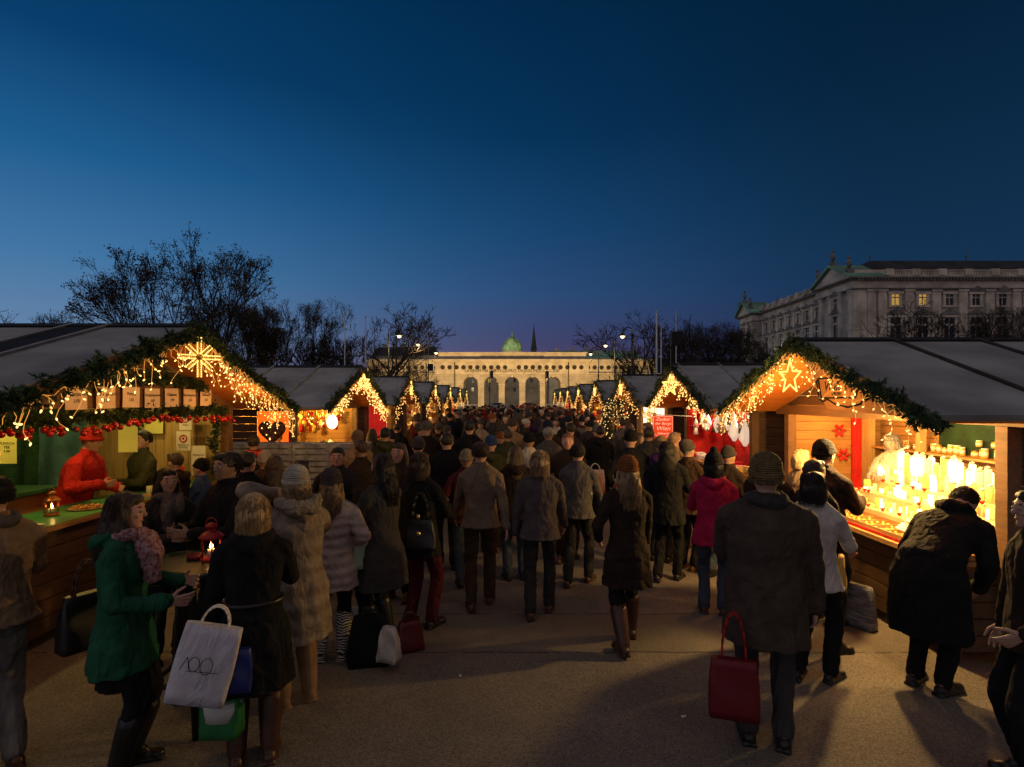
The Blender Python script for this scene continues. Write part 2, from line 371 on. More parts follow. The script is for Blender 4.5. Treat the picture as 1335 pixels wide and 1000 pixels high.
for i in range(-18, 19):
    if i == 0: continue
    x = i*9.02*GY/FPX; mb = MB(); y = -.35 if abs(x) < 22 else .6
    mb.cyl((x, y-.14, gz(479)), (x, y, gz(479)), .62, .66, 14); mb.ball((x, y-.14, gz(479)), (.3, .12, .3), 1)
    mb.build('shield', bz, gate)
lg = mat('inscription_gold', (.10, .07, .025), var=0, rough=.5)
lettering('FRANCISCVS I IMPERATOR AVSTRIAE MDCCCXXIV', .82, lg, gate, (0, .55, gz(464.5)), (math.pi/2, 0, 0), .03)
lettering('LAVRVM MILITIBVS LAVRO DIGNIS MDCCCCXVI', 1.28, mat('inscription_dark', (.03, .025, .02), var=0), gate, (0, -.42, gz(483.6)), (math.pi/2, 0, 0), .03)
mb = MB()
for c in arc:
    mb.bb((c-r_-.9, -.25, gz(501.5)), (c-r_+.15, 0, gz(500.5))); mb.bb((c+r_-.15, -.25, gz(501.5)), (c+r_+.9, 0, gz(500.5)))
    mb.bb((c-.35, -.35, gz(492)), (c+.35, 0, gz(489)))
mb.build('impost', gsm, gate)
mb = MB()   # downpipes
for p in (593, 741): mb.cyl((gx(p), -.5, 0), (gx(p), -.5, gz(472)), .12, n=6)
mb.build('downpipe', bz, gate)
# floodlights standing on the grass before the gate
for i, x in enumerate((-34, -24, -14, -4.5, 4.5, 14, 24, 34)):
    o = thing('floodlight', 'ground floodlight washing the stone gate', 'floodlight', (x, GY-27, 0), group='floodlights along the foot of the gate')
    mb = MB(); mb.box((0, 0, .35), (.5, .3, .4), rx=-.6); mb.cyl((0, 0, 0), (0, 0, .25), .04); mb.build('housing', bz, o)
    lamp('floodlight_beam', 'SPOT', (x, GY-27, .8), 16000, (1, .62, .235), .3, aim=(x, GY, 9), spot_size=math.radians(95), spot_blend=.8)
# ---- palace wing seen through the arches, roofs, dome and steeple beyond
bst = mat('grey_plaster', (.22, .20, .175), var=.3, vscale=.2); slate = mat('slate', (.035, .036, .04), var=.3, vscale=.4)
cop = mat('copper_green', (.16, .30, .22), var=.35, vscale=.15)
lit = emitm('lit_window', (1, .58, .14), .42); litw = emitm('lamp_white', (1, .78, .42), 9); dgl = mat('dark_glass', (.015, .018, .022), var=0, rough=.15, spec=.5)
PY = 270.
def px_(p): return (p-667.5)*PY/FPX
def pz(p): return EYE+(520-p)*PY/FPX
pal = thing('palace_wing', 'dim grey palace wing seen through the gate arches, a few windows lit', 'palace', (0, PY, 0))
w = MB(); w.bb((px_(560), 0, 0), (px_(770), 20, pz(470))); w.build('wall', bst, pal)
w = MB(); w.prism([(px_(560), -1, pz(470)), (px_(560), 21, pz(470)), (px_(560), 10, pz(466))], (px_(770)-px_(560), 0, 0)); w.build('roof', slate, pal)
pw = thing('window', '', '', (0, 0, 0)); bpy.data.objects.remove(pw)
for k, p in enumerate(np.arange(572, 766, 11.0)):
    for r, q in enumerate((496, 508)):
        on = (k in (6,) and r == 0) or (r == 0 and k == 7)
        mb = MB(); mb.bb((px_(p)-.95, -.15, pz(q+3.2)), (px_(p)+.95, .0, pz(q-3.2)), 0); mb.bb((px_(p)-.6, -.2, pz(q+2.6)), (px_(p)+.6, -.05, pz(q-2.6)), 1)
        mb.build('window', [bst, lit if on else dgl], pal)
lamp('courtyard_lamp', 'POINT', (-20, 225, 9), 9000, (1, .75, .42), 1.); lamp('courtyard_lamp', 'POINT', (20, 225, 9), 9000, (1, .75, .42), 1.)
dm = thing('green_dome', 'floodlit green copper dome with lantern rising behind the gate', 'dome', (px_(667.5)*1.2, 330, 0))
S = 330/FPX
w = MB(); w.lathe([(14.5*S, EYE+40*S), (14.5*S, EYE+62*S), (13.4*S, EYE+62*S)], (0, 0, 0), 24); w.build('drum', gsm, dm)
prof = [(12.8*S*math.cos(a), EYE+(62+18.5*math.sin(a))*S) for a in np.linspace(0, 1.42, 12)]
w = MB(); w.lathe(prof, (0, 0, 0), 32)
for k in range(8):
    a = k*math.pi/4+.2; pts = [(r*1.015*math.cos(a), r*1.015*math.sin(a), z) for r, z in prof]; w.tube(pts, .22, 4)
w.build('cupola', mat('dome_copper', (.26, .38, .22), var=.45, vscale=.3), dm)
w = MB(); w.lathe([(1.5*S, EYE+79*S), (1.3*S, EYE+84*S), (1.6*S, EYE+84*S), (.4*S, EYE+87*S), (.15*S, EYE+96*S)], (0, 0, 0), 10); w.build('lantern', cop, dm)
for x, y in ((-14, 305), (14, 305)): lamp('dome_floodlight', 'POINT', (x, y, 30), 9000, (.95, .9, .42), 1.)
stp = thing('church_steeple', 'thin dark church spire to the right of the green dome', 'steeple', ((696-667.5)*340/FPX, 340, 0)); S = 340/FPX
w = MB(); w.bb((-3.2*S, -3.2*S, 0), (3.2*S, 3.2*S, EYE+65*S)); w.build('tower', slate, stp)
w = MB(); w.lathe([(4.4*S, EYE+64*S), (3.3*S, EYE+68*S), (2.2*S, EYE+78*S), (.9*S, EYE+90*S), (.15*S, EYE+98*S)], (0, 0, 0), 8, sm=False); w.build('spire', slate, stp)
for nm, x0, x1, zt, zr, Y, rm, lab in (('city_building', 486, 566, 463, 450, 230, slate, 'low dark roofed building behind the left end of the gate'), ('city_building', 716, 836, 467, 455, 250, cop, 'long building with a pale green roof behind the right end of the gate')):
    o = thing(nm, lab, 'building', ((x0-667.5)*Y/FPX, Y, 0)); wd = (x1-x0)*Y/FPX; z1 = EYE+(520-zt)*Y/FPX; z2 = EYE+(520-zr)*Y/FPX
    w = MB(); w.bb((0, 0, 0), (wd, 18, z1)); w.build('wall', bst, o)
    w = MB(); w.prism([(0, -.8, z1), (0, 18.8, z1), (0, 9, z2)], (wd, 0, 0)); w.build('roof', rm, o)
    for k in range(5 if rm is slate else 3):
        c = MB(); cx = wd*(k+.5)/6; c.bb((cx, 8, z1), (cx+1.6, 9.5, z2+1.2)); c.build('chimney', bst, o)
lamp('roof_floodlight', 'POINT', (40, 236, 20), 1500, (.8, .95, .6), 1.)
# lit arcade building far right behind trees
o = thing('arcade_building', 'distant building with warm lit arcades showing through the bare trees', 'building', (45, 215, 0))
w = MB(); w.bb((0, 0, 0), (46, 12, 13.5)); w.build('wall', bst, o)
w = MB(); w.prism([(0, -.8, 13.5), (0, 12.8, 13.5), (0, 6, 18)], (46, 0, 0)); w.build('roof', slate, o)
for k in range(11):
    for r in range(2):
        mb = MB(); cx = 2.2+k*4.1; z0 = 8.2 if r else 2.5
        n = 8; pts = [(cx-1.1, -.06, z0), (cx+1.1, -.06, z0)]+[(cx+1.1*math.cos(math.pi*q/n), -.06, z0+2.6+1.1*math.sin(math.pi*q/n)) for q in range(n+1)]
        mb.prism(pts, (0, .05, 0)); mb.build('window', emitm('arcade_glow', (1, .58, .17), .9), o)
# ================================================================== museum
MY = 109.; MX = 65.6
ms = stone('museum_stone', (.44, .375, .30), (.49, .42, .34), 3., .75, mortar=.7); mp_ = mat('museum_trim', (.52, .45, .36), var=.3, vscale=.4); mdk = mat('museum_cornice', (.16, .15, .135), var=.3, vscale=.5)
mus = thing('museum', 'large stone museum with pilasters, balustrade and two pedimented corner pavilions, two upper windows lit', 'museum', (MX, MY, 0))
def mz(p): return EYE+(520-p)*MY/FPX
FW = 62.; SL = 53.
w = MB(); w.bb((0, 0, 0), (FW, 12.8, mz(376))); w.bb((2, 12.81, 0), (40, SL-8.01, mz(376))); w.bb((0, SL-8, 0), (40, SL, mz(376))); w.build('wall', ms, mus)
w = MB(); w.bb((-.5, -.5, mz(376)), (FW, 13, mz(366))); w.bb((1.5, 13.01, mz(376)), (40, SL-8.01, mz(366))); w.bb((-.5, SL-8, mz(376)), (40, SL+.5, mz(366))); w.build('frieze', mp_, mus)
w = MB()
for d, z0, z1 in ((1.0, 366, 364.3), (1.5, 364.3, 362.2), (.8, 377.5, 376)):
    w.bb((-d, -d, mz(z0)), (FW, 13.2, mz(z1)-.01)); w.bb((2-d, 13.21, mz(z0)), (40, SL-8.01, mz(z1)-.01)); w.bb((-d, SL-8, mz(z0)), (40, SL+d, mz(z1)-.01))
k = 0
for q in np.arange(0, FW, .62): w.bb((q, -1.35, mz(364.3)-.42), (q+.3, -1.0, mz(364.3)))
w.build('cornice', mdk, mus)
w = MB()   # balustrade
def balus(w, p0, p1, n):
    p0 = np.array(p0); p1 = np.array(p1); d = (p1-p0)
    for z0, z1, t in ((mz(362), mz(359.4), .5), (mz(353.2), mz(352), .6)):
        lo = np.minimum(p0, p1)-t/2; hi = np.maximum(p0, p1)+t/2; w.bb((lo[0], lo[1], z0), (hi[0], hi[1], z1))
    for i in range(n+1):
        c = p0+d*i/n; w.bb((c[0]-.75, c[1]-.45, mz(359.4)), (c[0]+.75, c[1]+.45, mz(351)))
    for i in range(n*14):
        if i % 14 in (0, 1, 13): continue
        c = p0+d*i/(n*14); w.bb((c[0]-.11, c[1]-.11, mz(359.4)), (c[0]+.11, c[1]+.11, mz(353.2)))
balus(w, (6.5, -.1), (FW, -.1), 11); balus(w, (1.6, 13), (1.6, 43), 8)
w.bb((0, 0, mz(362)), (6, 6, mz(351.5))); w.build('balustrade', mp_, mus)
w = MB()
w.prism([(2, 2, mz(358)), (2, 30, mz(358)), (8, 24, mz(338)), (8, 6, mz(338))], (0, 0, .01)) if 0 else None
def hip(w, x0, x1, y0, y1, z0, z1, ix, iy):
    V = [(x0, y0, z0), (x1, y0, z0), (x1, y1, z0), (x0, y1, z0), (x0+ix, y0+iy, z1), (x1-ix*.1, y0+iy, z1), (x1-ix*.1, y1-iy, z1), (x0+ix, y1-iy, z1)]
    w.add(V, [[0, 1, 5, 4], [1, 2, 6, 5], [2, 3, 7, 6], [3, 0, 4, 7], [4, 5, 6, 7], [3, 2, 1, 0]])
hip(w, 1.2, FW, 1.5, 22, mz(360), 30.3, 6, 5); hip(w, 3, 30, 24, SL-10, mz(360), mz(352), 5, 4); hip(w, 1, 24, SL-11, SL-.5, mz(360), mz(341), 6, 4)
for q in range(12): w.cyl((8+q*4.7, 1.9, mz(359)), (8+q*4.7, 6.4, 30.2), .1, n=4)
w.build('roof', slate, mus)
w = MB()
for x, y, z in ((7.3, 7, 30.3), (27, 7, 30.3), (7, SL-6, mz(344))): w.cyl((x, y, z), (x, y, z+3.2), .12, .03, 5); w.ball((x, y, z+1), .3)
w.build('finial', mdk, mus)
def mwin(x, y, z, wd, ht, face, on, ped):
    """window on the front ('f') or the side ('s')"""
    mb = MB(); gl = lit if on else dgl
    def B(a0, a1, d0, d1, z0, z1, m):
        if face == 'f': mb.bb((x+a0, y+d0, z0), (x+a1, y+d1, z1), m)
        else: mb.bb((x+d0, y+a0, z0), (x+d1, y+a1, z1), m)
    B(-wd/2-.45, -wd/2, -.3, 0, z-ht/2, z+ht/2, 0); B(wd/2, wd/2+.45, -.3, 0, z-ht/2, z+ht/2, 0); B(-wd/2-.6, wd/2+.6, -.4, 0, z-ht/2-.4, z-ht/2, 0); B(-wd/2-.7, wd/2+.7, -.5, 0, z+ht/2, z+ht/2+.45, 0)
    if ped:
        P = [(-wd/2-1.0, z+ht/2+.5), (wd/2+1.0, z+ht/2+.5), (0, z+ht/2+1.6)]
        if face == 'f': mb.prism([(x+a, y-.7, b) for a, b in P], (0, .7, 0), 2)
        else: mb.prism([(x-.7, y+a, b) for a, b in P], (.7, 0, 0), 2)
    o = mb.build('window', [mp_, mp_, mdk], mus)
    mb = MB()
    B(-wd/2, wd/2, -.06, -.02, z-ht/2, z+ht/2, 0)
    mb.build('pane', gl, o)
    mb = MB(); B(-.07, .07, -.14, -.07, z-ht/2, z+ht/2, 0); B(-wd/2, wd/2, -.14, -.07, z+ht*.18, z+ht*.26, 0); mb.build('glazing_bar', mp_ if not on else mdk, o)
wx = [(p-1112)*MY/FPX for p in (1164.5, 1200, 1235, 1269.5, 1304, 1338.5, 1373, 1408, 1442)]
for i, x in enumerate(wx):
    mwin(x, 0, mz(391), 1.5, 2.1, 'f', i < 2, i >= 3); mwin(x, 0, mz(431), 2.0, 5.0, 'f', False, True)
w = MB()
for p in (1133, 1147, 1182, 1217.5, 1252, 1287, 1322, 1356, 1390, 1425):
    x = (p-1112)*MY/FPX; w.bb((x-.8, -.45, 4), (x+.8, 0, mz(380.5))); w.bb((x-1., -.65, mz(380.5)), (x+1., 0, mz(377.5)))
w.bb((-.35, -.35, mz(445)), (2.2, -.01, mz(377.6)))
for y in (.6, 4.2, 7.6, 11.2, 46, 49.2, 52.4): w.bb((-.55, y-.55, 4), (-.01, y+.55, mz(380.5))); w.bb((-.7, y-.7, mz(380.5)), (-.01, y+.7, mz(377.5)))
for y in np.arange(14.5, 44.5, 4.15): w.bb((1.6, y-.5, 4), (1.99, y+.5, mz(380.5))); w.bb((1.45, y-.7, mz(380.5)), (1.99, y+.7, mz(377.5)))
w.build('pilaster', mp_, mus)
for k in range(7): mwin(2, 16.6+k*4.15, mz(391), 1.3, 2.3, 's', False, True); mwin(2, 16.6+k*4.15, mz(425), 1.8, 4.5, 's', False, True)
mwin(0, 5.9, mz(392), 1.3, 2.6, 's', False, True); mwin(0, 5.9, mz(424), 1.8, 5, 's', False, True); mwin(0, 50.6, mz(392), 1.2, 2.4, 's', False, True)
for y0, y1 in ((-.8, 12.4), (44.6, SL+.8)):
    zb = mz(362.2); ym = (y0+y1)/2
    w = MB(); w.prism([(-1.2, y0, zb), (-1.2, y1, zb), (-1.2, ym, zb+3.0)], (3, 0, 0)); w.build('pediment', mp_, mus)
    w = MB()
    for s in (0, 1):
        a = (y0-.4, y1+.4)[s]; w.prism([(-1.9, a, zb+.02), (-1.9, ym, zb+3.3), (-1.9, ym, zb+3.75), (-1.9, a, zb+.45)], (7, 0, 0))
    w.build('pediment_roof', cop, mus)
    for yy, h in ((ym, 3.4), (y0+1, .8), (y1-1, .8)):
        w = MB(); z0 = zb+h+.1; w.bb((-1.4, yy-.5, z0), (-.4, yy+.5, z0+.9)); w.ball((-.9, yy, z0+1.9), (.5, .55, 1.1)); w.ball((-.9, yy, z0+3.1), .34); w.ball((-.9, yy+.5, z0+2.2), (.25, .5, .3)); w.ball((-.9, yy-.45, z0+1.8), (.25, .35, .5)); w.build('statue', mdk, mus)
# ================================================================== street lamps, flagpoles, loudspeakers
lampmat = mat('lamp_iron', (.03, .032, .03), rough=.5, metal=.4); polew = mat('white_pole', (.55, .56, .55), var=.1)
glow = emitm('lamp_globe', (1, .72, .34), 4)
def street_lamp(px, py, Y, side, lab, wcol=(1, .7, .35)):
    x, _, z = at(px, py, Y); o = thing('street_lamp', lab, 'street lamp', (x-side*.95, Y, 0))
    mb = MB(); mb.tube([(0, 0, 0), (0, 0, 1), (0, 0, z+.2)], [.13, .09, .06], 8)
    mb.tube([(side*(.475-.475*math.cos(t)), 0, z+.2+.6*math.sin(t)) for t in np.linspace(0, math.pi, 10)], .045, 6); mb.build('pole', lampmat, o)
    mb = MB(); mb.lathe([(.05, .32), (.12, .2), (.32, .08), (.34, .02)], (side*.95, 0, z), 14); mb.build('lamp_shade', lampmat, o)
    mb = MB(); mb.ball((side*.95, 0, z-.04), (.17, .17, .14), 2); mb.build('globe', glow, o)
    lamp('street_light', 'POINT', (x, Y, z-.35), 260, wcol, .2)
for a in ((520.5, 438, 50, 1, 'tall gooseneck street lamp glowing in front of the bare tree left of the gate'), (545, 449, 58, 1, 'second gooseneck street lamp on the left, above the dark roofs beside the gate'), (568.5, 460, 68.6, 1, 'smallest gooseneck street lamp on the left, at the corner of the gate attic'),
          (811.5, 438.5, 50, -1, 'tallest gooseneck street lamp on the right, against the dark blue sky'), (789.5, 450.5, 58, -1, 'gooseneck street lamp on the right, above the pale green roof'), (770, 461.5, 68.6, -1, 'smallest gooseneck street lamp on the right, at the right corner of the gate attic')): street_lamp(*a)
for px, pt, Y, r, lab in ((449.5, 408, 42, .055, 'thin pale flagpole left of the crooked bare tree'), (476.5, 414, 38, .06, 'white flagpole rising behind the second left stall in front of the crooked tree'), (856, 407, 38, .09, 'thickest white flagpole right of the gate'), (862, 425, 46, .06, 'pale flagpole close behind the thick white one'), (881.5, 408, 42, .05, 'thin flagpole beside the black loudspeaker on the right')):
    x, _, z = at(px, pt, Y); o = thing('flagpole', lab, 'flagpole', (x, Y, 0))
    mb = MB(); mb.tube([(0, 0, 0), (0, 0, z)], [r, r*.55], 8); mb.build('pole', polew, o); mb = MB(); mb.ball((0, 0, z+.05), .08, 1); mb.build('cap', polew, o)
for px, py, Y, h, lab in ((560, 479, 34, .42, 'small black loudspeaker on a pole left of the gate'), (880, 441.5, 30, .72, 'black loudspeaker box on a pole above the second right stall')):
    x, _, z = at(px, py, Y); o = thing('loudspeaker', lab, 'loudspeaker', (x, Y, 0)); mb = MB(); mb.cyl((-.2, .0, 0), (-.2, 0, z+h*.6), .04, n=6); mb.build('pole', lampmat, o)
    mb = MB(); mb.box((.05, 0, z), (h*.75, h*.5, h)); mb.build('cabinet', mat('black_cabinet', (.008, .008, .008), var=0, rough=.6), o)
o = thing('mast', 'thin black mast to the left of the bare trees right of the gate', 'mast', (at(824, 500, 36)[0], 36, 0)); mb = MB(); mb.tube([(0, 0, 0), (0, 0, at(0, 434, 36)[2])], .06, 6); mb.build('pole', lampmat, o)
for px, py, lab in ((556, 476, 'traffic light hanging in front of the second arch from the left'),):
    pass
def traffic(px, py, lab):
    Y = 100.; x, _, z = at(px, py, Y); o = thing('traffic_light', lab, 'traffic light', (x, Y, 0)); mb = MB(); mb.cyl((0, 0, 0), (0, 0, z+.5), .07, n=6); mb.build('pole', lampmat, o)
    mb = MB(); mb.box((.35, -.1, z), (.5, .35, 1.3))
    for q in (-.4, 0, .4): mb.cyl((.35, -.28, z+q), (.35, -.4, z+q), .16, n=8)
    mb.build('signal_head', lampmat, o)
traffic(638.5, 488, 'black traffic light in front of the second gate arch'); traffic(711, 488.5, 'black traffic light between the fourth and fifth gate arches')
# cars crossing in front of the gate
def car(px, Y, col, lab, tail):
    x = (px-667.5)*Y/FPX; o = thing('car', lab, 'car', (x, Y, 0))
    prof = [(-2.1, .35), (2.1, .35), (2.15, .75), (1.35, .92), (.75, 1.42), (-1.0, 1.45), (-1.75, .98), (-2.15, .85)]
    mb = MB(); mb.prism([(a, -.85, b) for a, b in prof], (0, 1.7, 0)); mb.build('body', mat('car_'+col[0], col[1], var=0, rough=.3, spec=.6), o)
    mb = MB(); mb.prism([(.95, -.87, 1.0), (.62, -.87, 1.36), (-.9, -.87, 1.38), (-1.45, -.87, 1.02)], (0, 1.74, 0)); mb.build('window', dgl, o)
    for a in (-1.35, 1.35):
        for b in (-.8, .8): mb = MB(); mb.cyl((a, b-.1, .33), (a, b+.1, .33), .33, n=14); mb.build('wheel', lampmat, o)
    for a in (-.6, .6): mb = MB(); mb.ball((-2.14, a, .75), (.06, .14, .1)); mb.ball((-1.6, a-.3*0, .8), .01); mb.build('tail_light', emitm('tail_red', (1, .04, .02), 5), o)
car(690, 118, ('red', (.35, .02, .02)), 'red car crossing in front of the fourth gate arch', 1); car(650, 122, ('silver', (.3, .3, .32)), 'silver car crossing in front of the second gate arch', 1)
# ================================================================== trees
bark = mat('bark', (.030, .024, .019), var=.4, vscale=3, rough=.95); twigm = mat('twig', (.034, .026, .020), var=.3, rough=.95); leafm = mat('dry_leaf', (.085, .058, .034), var=.6, vscale=1.5, rough=.8)
def tree_parts(seed, H=15., spread=.62, lev=6, leaf=0, stems=1, trunk_h=.2, r0=.3, twmin=.018, kink=.18, up=.25, lat=.2, tilt=.35):
    R = random.Random(seed); T = []; C = []; Lf = []
    def grow(p, d, ln, r, lv):
        n = 3; q = p
        for i in range(n):
            d = (d+Vector((R.uniform(-1, 1), R.uniform(-1, 1), R.uniform(-.6, 1)))*kink).normalized()
            e = q+d*ln/n; ra = r*(1-.28*i/n); rb = r*(1-.28*(i+1)/n)
            (T if lv >= lev-2 else C).append((q[:], e[:], max(ra, twmin), max(rb, twmin))); q = e
            if lv <= 2 and i < 2 and R.random() < .7:
                s = side(d, .9); f = q+s*ln*.4; C.append((q[:], f[:], twmin, twmin*.6))
                if leaf and R.random() < leaf: Lf.append(f[:])
            if lv >= 3 and R.random() < lat:
                s = side(d, R.uniform(.6, 1.1)); s = (s+Vector((0, 0, up*.4))).normalized(); grow(q, s, ln*R.uniform(.5, .75), r*.5, lv-2)
        if lv == 0:
            if leaf and R.random() < leaf: Lf.append(q[:])
            return
        for k in range(2 if R.random() < .45 else 3):
            s = side(d, spread*R.uniform(.6, 1.25)); s = (s+Vector((0, 0, up*.5))).normalized()
            grow(q, s, ln*R.uniform(.66, .9), r*.72*R.uniform(.62, .95), lv-1)
    def side(d, a):
        v = Vector((R.uniform(-1, 1), R.uniform(-1, 1), R.uniform(-1, 1))); v = (v-d*v.dot(d)).normalized(); return (d*math.cos(a)+v*math.sin(a)).normalized()
    for s in range(stems):
        a = s*2*math.pi/stems+R.uniform(-.4, .4); d = Vector((math.cos(a)*tilt, math.sin(a)*tilt, 1)).normalized() if stems > 1 else Vector((0, 0, 1))
        grow(Vector((math.cos(a)*.15*(stems > 1), math.sin(a)*.15*(stems > 1), -.1)), d, H*trunk_h, r0*(1 if stems == 1 else .7), lev)
    allz = max(c[1][2] for c in C); sc = H/allz
    return T, C, Lf, sc
TREEM = {}
def tree_proto(key, leafsize=.16, **k):
    T, C, Lf, sc = tree_parts(**k)
    out = []
    for S_ in (T, C):
        A = np.array([a[0] for a in S_])*sc; B = np.array([a[1] for a in S_])*sc; r0 = np.array([a[2] for a in S_]); r1 = np.array([a[3] for a in S_])
        mb = MB(); mb.segs(A, B, r0, r1, 6 if S_ is T else 3); out.append(mb)
    if Lf:
        P = np.array(Lf)*sc; P = np.repeat(P, 5, 0)+RNG.normal(0, .15, (len(P)*5, 3)); d = nrm(RNG.normal(size=P.shape)); e = nrm(np.cross(d, RNG.normal(size=P.shape)))
        s = leafsize*RNG.uniform(.5, 1.1, (len(P), 1)); out[1].tris(P-e*s*.4, P+e*s*.4, P+d*s, 1)
    TREEM[key] = (out[0].mesh('trunk', bark), out[1].mesh('crown', [twigm, leafm]))
def tree(key, px, Y, H, H0, rz, label, group=None):
    o = thing('bare_tree', label, 'tree', ((px-667.5)*Y/FPX, Y, 0), rz, group); s = H/H0; o.scale = (s, s, s)
    link('trunk', TREEM[key][0], o); link('crown', TREEM[key][1], o); return o
tree_proto('plane', seed=8, H=16, spread=.40, lev=6, leaf=.4, stems=5, trunk_h=.2, r0=.34, up=.25, leafsize=.18, twmin=.016, lat=.1, tilt=.45, kink=.10)
tree_proto('plane_b', seed=12, H=16, spread=.38, lev=6, leaf=.3, stems=4, trunk_h=.2, r0=.30, up=.3, leafsize=.16, twmin=.016, lat=.2, tilt=.5, kink=.14)
tree_proto('round', seed=23, H=12, spread=.62, lev=6, leaf=.25, stems=1, trunk_h=.2, r0=.3, up=.2, leafsize=.12, twmin=.02)
tree_proto('crooked', seed=31, H=12, spread=.7, lev=6, leaf=.2, stems=1, trunk_h=.26, r0=.34, kink=.34, up=.1, leafsize=.12, twmin=.022)
tree_proto('fine', seed=47, H=12, spread=.42, lev=6, leaf=0, stems=3, trunk_h=.2, r0=.2, up=.6, twmin=.018)
TL = [
 ('plane', 262, 45, 15.1, 16, .3, 'tallest tree, a wide many-stemmed plane tree with some leaves left behind the nearest left stall'),
 ('plane_b', 318, 60, 12.8, 16, 4.0, 'tree with few leaves just right of the tallest tree, behind the garlanded gable'),
 ('round', 330, 60, 12.4, 12, .4, 'dark bare tree sloping down right of the tall plane tree'),
 ('plane_b', 372, 64, 14.0, 16, 2.2, 'dense dark tree above the orange curtained window'),
 ('fine', 420, 66, 11.6, 12, 1., 'bare tree of fine upright twigs left of the flagpoles'),
 ('crooked', 482, 60, 12.6, 12, 2.5, 'crooked bare tree with a heavy trunk behind the white flagpoles'),
 ('round', 505, 70, 8.6, 12, 3.1, 'low spreading bare tree in front of the left end of the gate'),
 ('crooked', 560, 80, 7.4, 12, 5.1, 'small bare tree in front of the stone gate beside the left street lamps'),
 ('round', 8, 105, 19.5, 12, 0.6, 'distant bare tree at the left edge above the roof'), ('round', 35, 110, 19.3, 12, 2.6, 'distant bare tree second from the left edge'),
 ('fine', 62, 100, 18.0, 12, 4.6, 'distant bare tree third from the left edge'), ('round', 95, 90, 14.8, 12, 1.3, 'low bare tree at the left foot of the tallest tree'),
 ('fine', 440, 90, 12.6, 12, 3.3, 'far bare tree between the two left flagpoles'), ('round', 395, 84, 13.5, 12, 5.3, 'bare tree low behind the second left stall'),
 ('crooked', 846, 70, 12.7, 12, .2, 'bare tree left of the thick white flagpole'),
 ('fine', 868, 74, 13.0, 12, 1.4, 'bare tree between the right flagpoles'), ('round', 900, 80, 13.2, 12, 2.4, 'dark bare tree right of the black loudspeaker'),
 ('round', 925, 84, 14.4, 12, 4.4, 'tallest of the bare trees between loudspeaker and museum'), ('plane_b', 950, 90, 14.6, 16, 3.4, 'bare tree just left of the museum'),
 ('round', 820, 95, 9.5, 12, 3.9, 'low bare tree at the right end of the gate'), ('fine', 975, 95, 11., 12, .9, 'low bare tree at the far corner of the museum'),
 ('round', 1012, 75, 10.6, 12, 5., 'bare tree in front of the far museum pavilion'), ('fine', 1045, 72, 10.8, 12, 2.9, 'bare twiggy tree before the long side of the museum'),
 ('crooked', 1152, 66, 13.2, 12, 1.1, 'dark bare tree in front of the lit museum windows'), ('crooked', 1200, 68, 10.8, 12, 3.7, 'low bare tree under the second lit museum window'),
 ('plane', 1275, 62, 10.2, 16, 2.0, 'bushy brown tree in front of the right half of the museum'), ('plane_b', 1325, 60, 13.0, 16, .7, 'bare tree at the right edge in front of the museum'),
 ('round', 1235, 72, 10.4, 12, 2.1, 'low bare tree between the crooked trees and the bushy brown one'), ('fine', 1092, 70, 10.2, 12, 4.1, 'thin bare tree in front of the near museum pavilion'),
]
for t in TL: tree(*t)
# ================================================================== stall kit
felt = mat('roof_felt', (.32, .31, .30), var=.3, vscale=1.3, bump=.5, bscale=220, rough=.95, stretch=(1, 1, 1), spec=.12)
feltd = mat('roof_felt_dark', (.03, .03, .032), var=.2, rough=.9, spec=.1)
wdx = wood('dark_plank', (.050, .026, .014), (.11, .060, .032), 0); wdy = wood('dark_plank_lengthwise', (.060, .032, .016), (.135, .075, .038), 1)
wlx = wood('pine_plank', (.26, .115, .035), (.46, .24, .08), 0); wly = wood('pine_plank_lengthwise', (.26, .12, .04), (.46, .25, .09), 1); wlo = wood('orange_pine', (.42, .12, .018), (.62, .22, .04), 0); wlz = wood('pine_plank_upright', (.33, .20, .07), (.52, .36, .15), 2)
rakew = wood('rake_board_wood', (.12, .065, .03), (.22, .12, .055), 1); bat_l = mat('batten_pale', (.30, .27, .23), var=.2); bat_d = mat('batten_brown', (.055, .032, .022), var=.2)
fir = mat('fir_needle', (.030, .062, .028), var=.55, vscale=9, rough=.6); fir2 = mat('fir_needle_light', (.075, .12, .05), var=.4, vscale=9, rough=.6); firs = mat('fir_stem', (.03, .02, .012), var=.2)
wirem = mat('glowing_wire', (.45, .27, .08), var=0, rough=.4, emit=.9, ecol=(1, .40, .07)); bulbm = emitm('warm_bulb', (1, .56, .16), 3.4); bulbfar = emitm('warm_bulb_far', (1, .48, .12), 2.3)  # wire gets an orange glow of its own in place of bulb light
ropem = emitm('rope_light', (1, .66, .14), 2.2); redcloth = mat('red_cloth', (.50, .015, .012), var=.3, vscale=3, fold=.5); redb = mat('red_bauble', (.45, .012, .015), var=0, rough=.12, spec=.8, metal=.3)
greenp = mat('green_paint', (.018, .075, .028), var=.3, vscale=4); paper = mat('paper', (.62, .56, .46), var=.06); ink = mat('ink', (.02, .016, .014), var=0)
white = mat('white_wax', (.80, .74, .60), var=.06, rough=.5); copper_m = mat('copper_metal', (.55, .20, .07), var=.2, rough=.3, metal=.9)
flame = emitm('candle_flame', (1, .55, .15), 14); brass = mat('brass', (.6, .4, .12), var=.1, rough=.3, metal=.9)
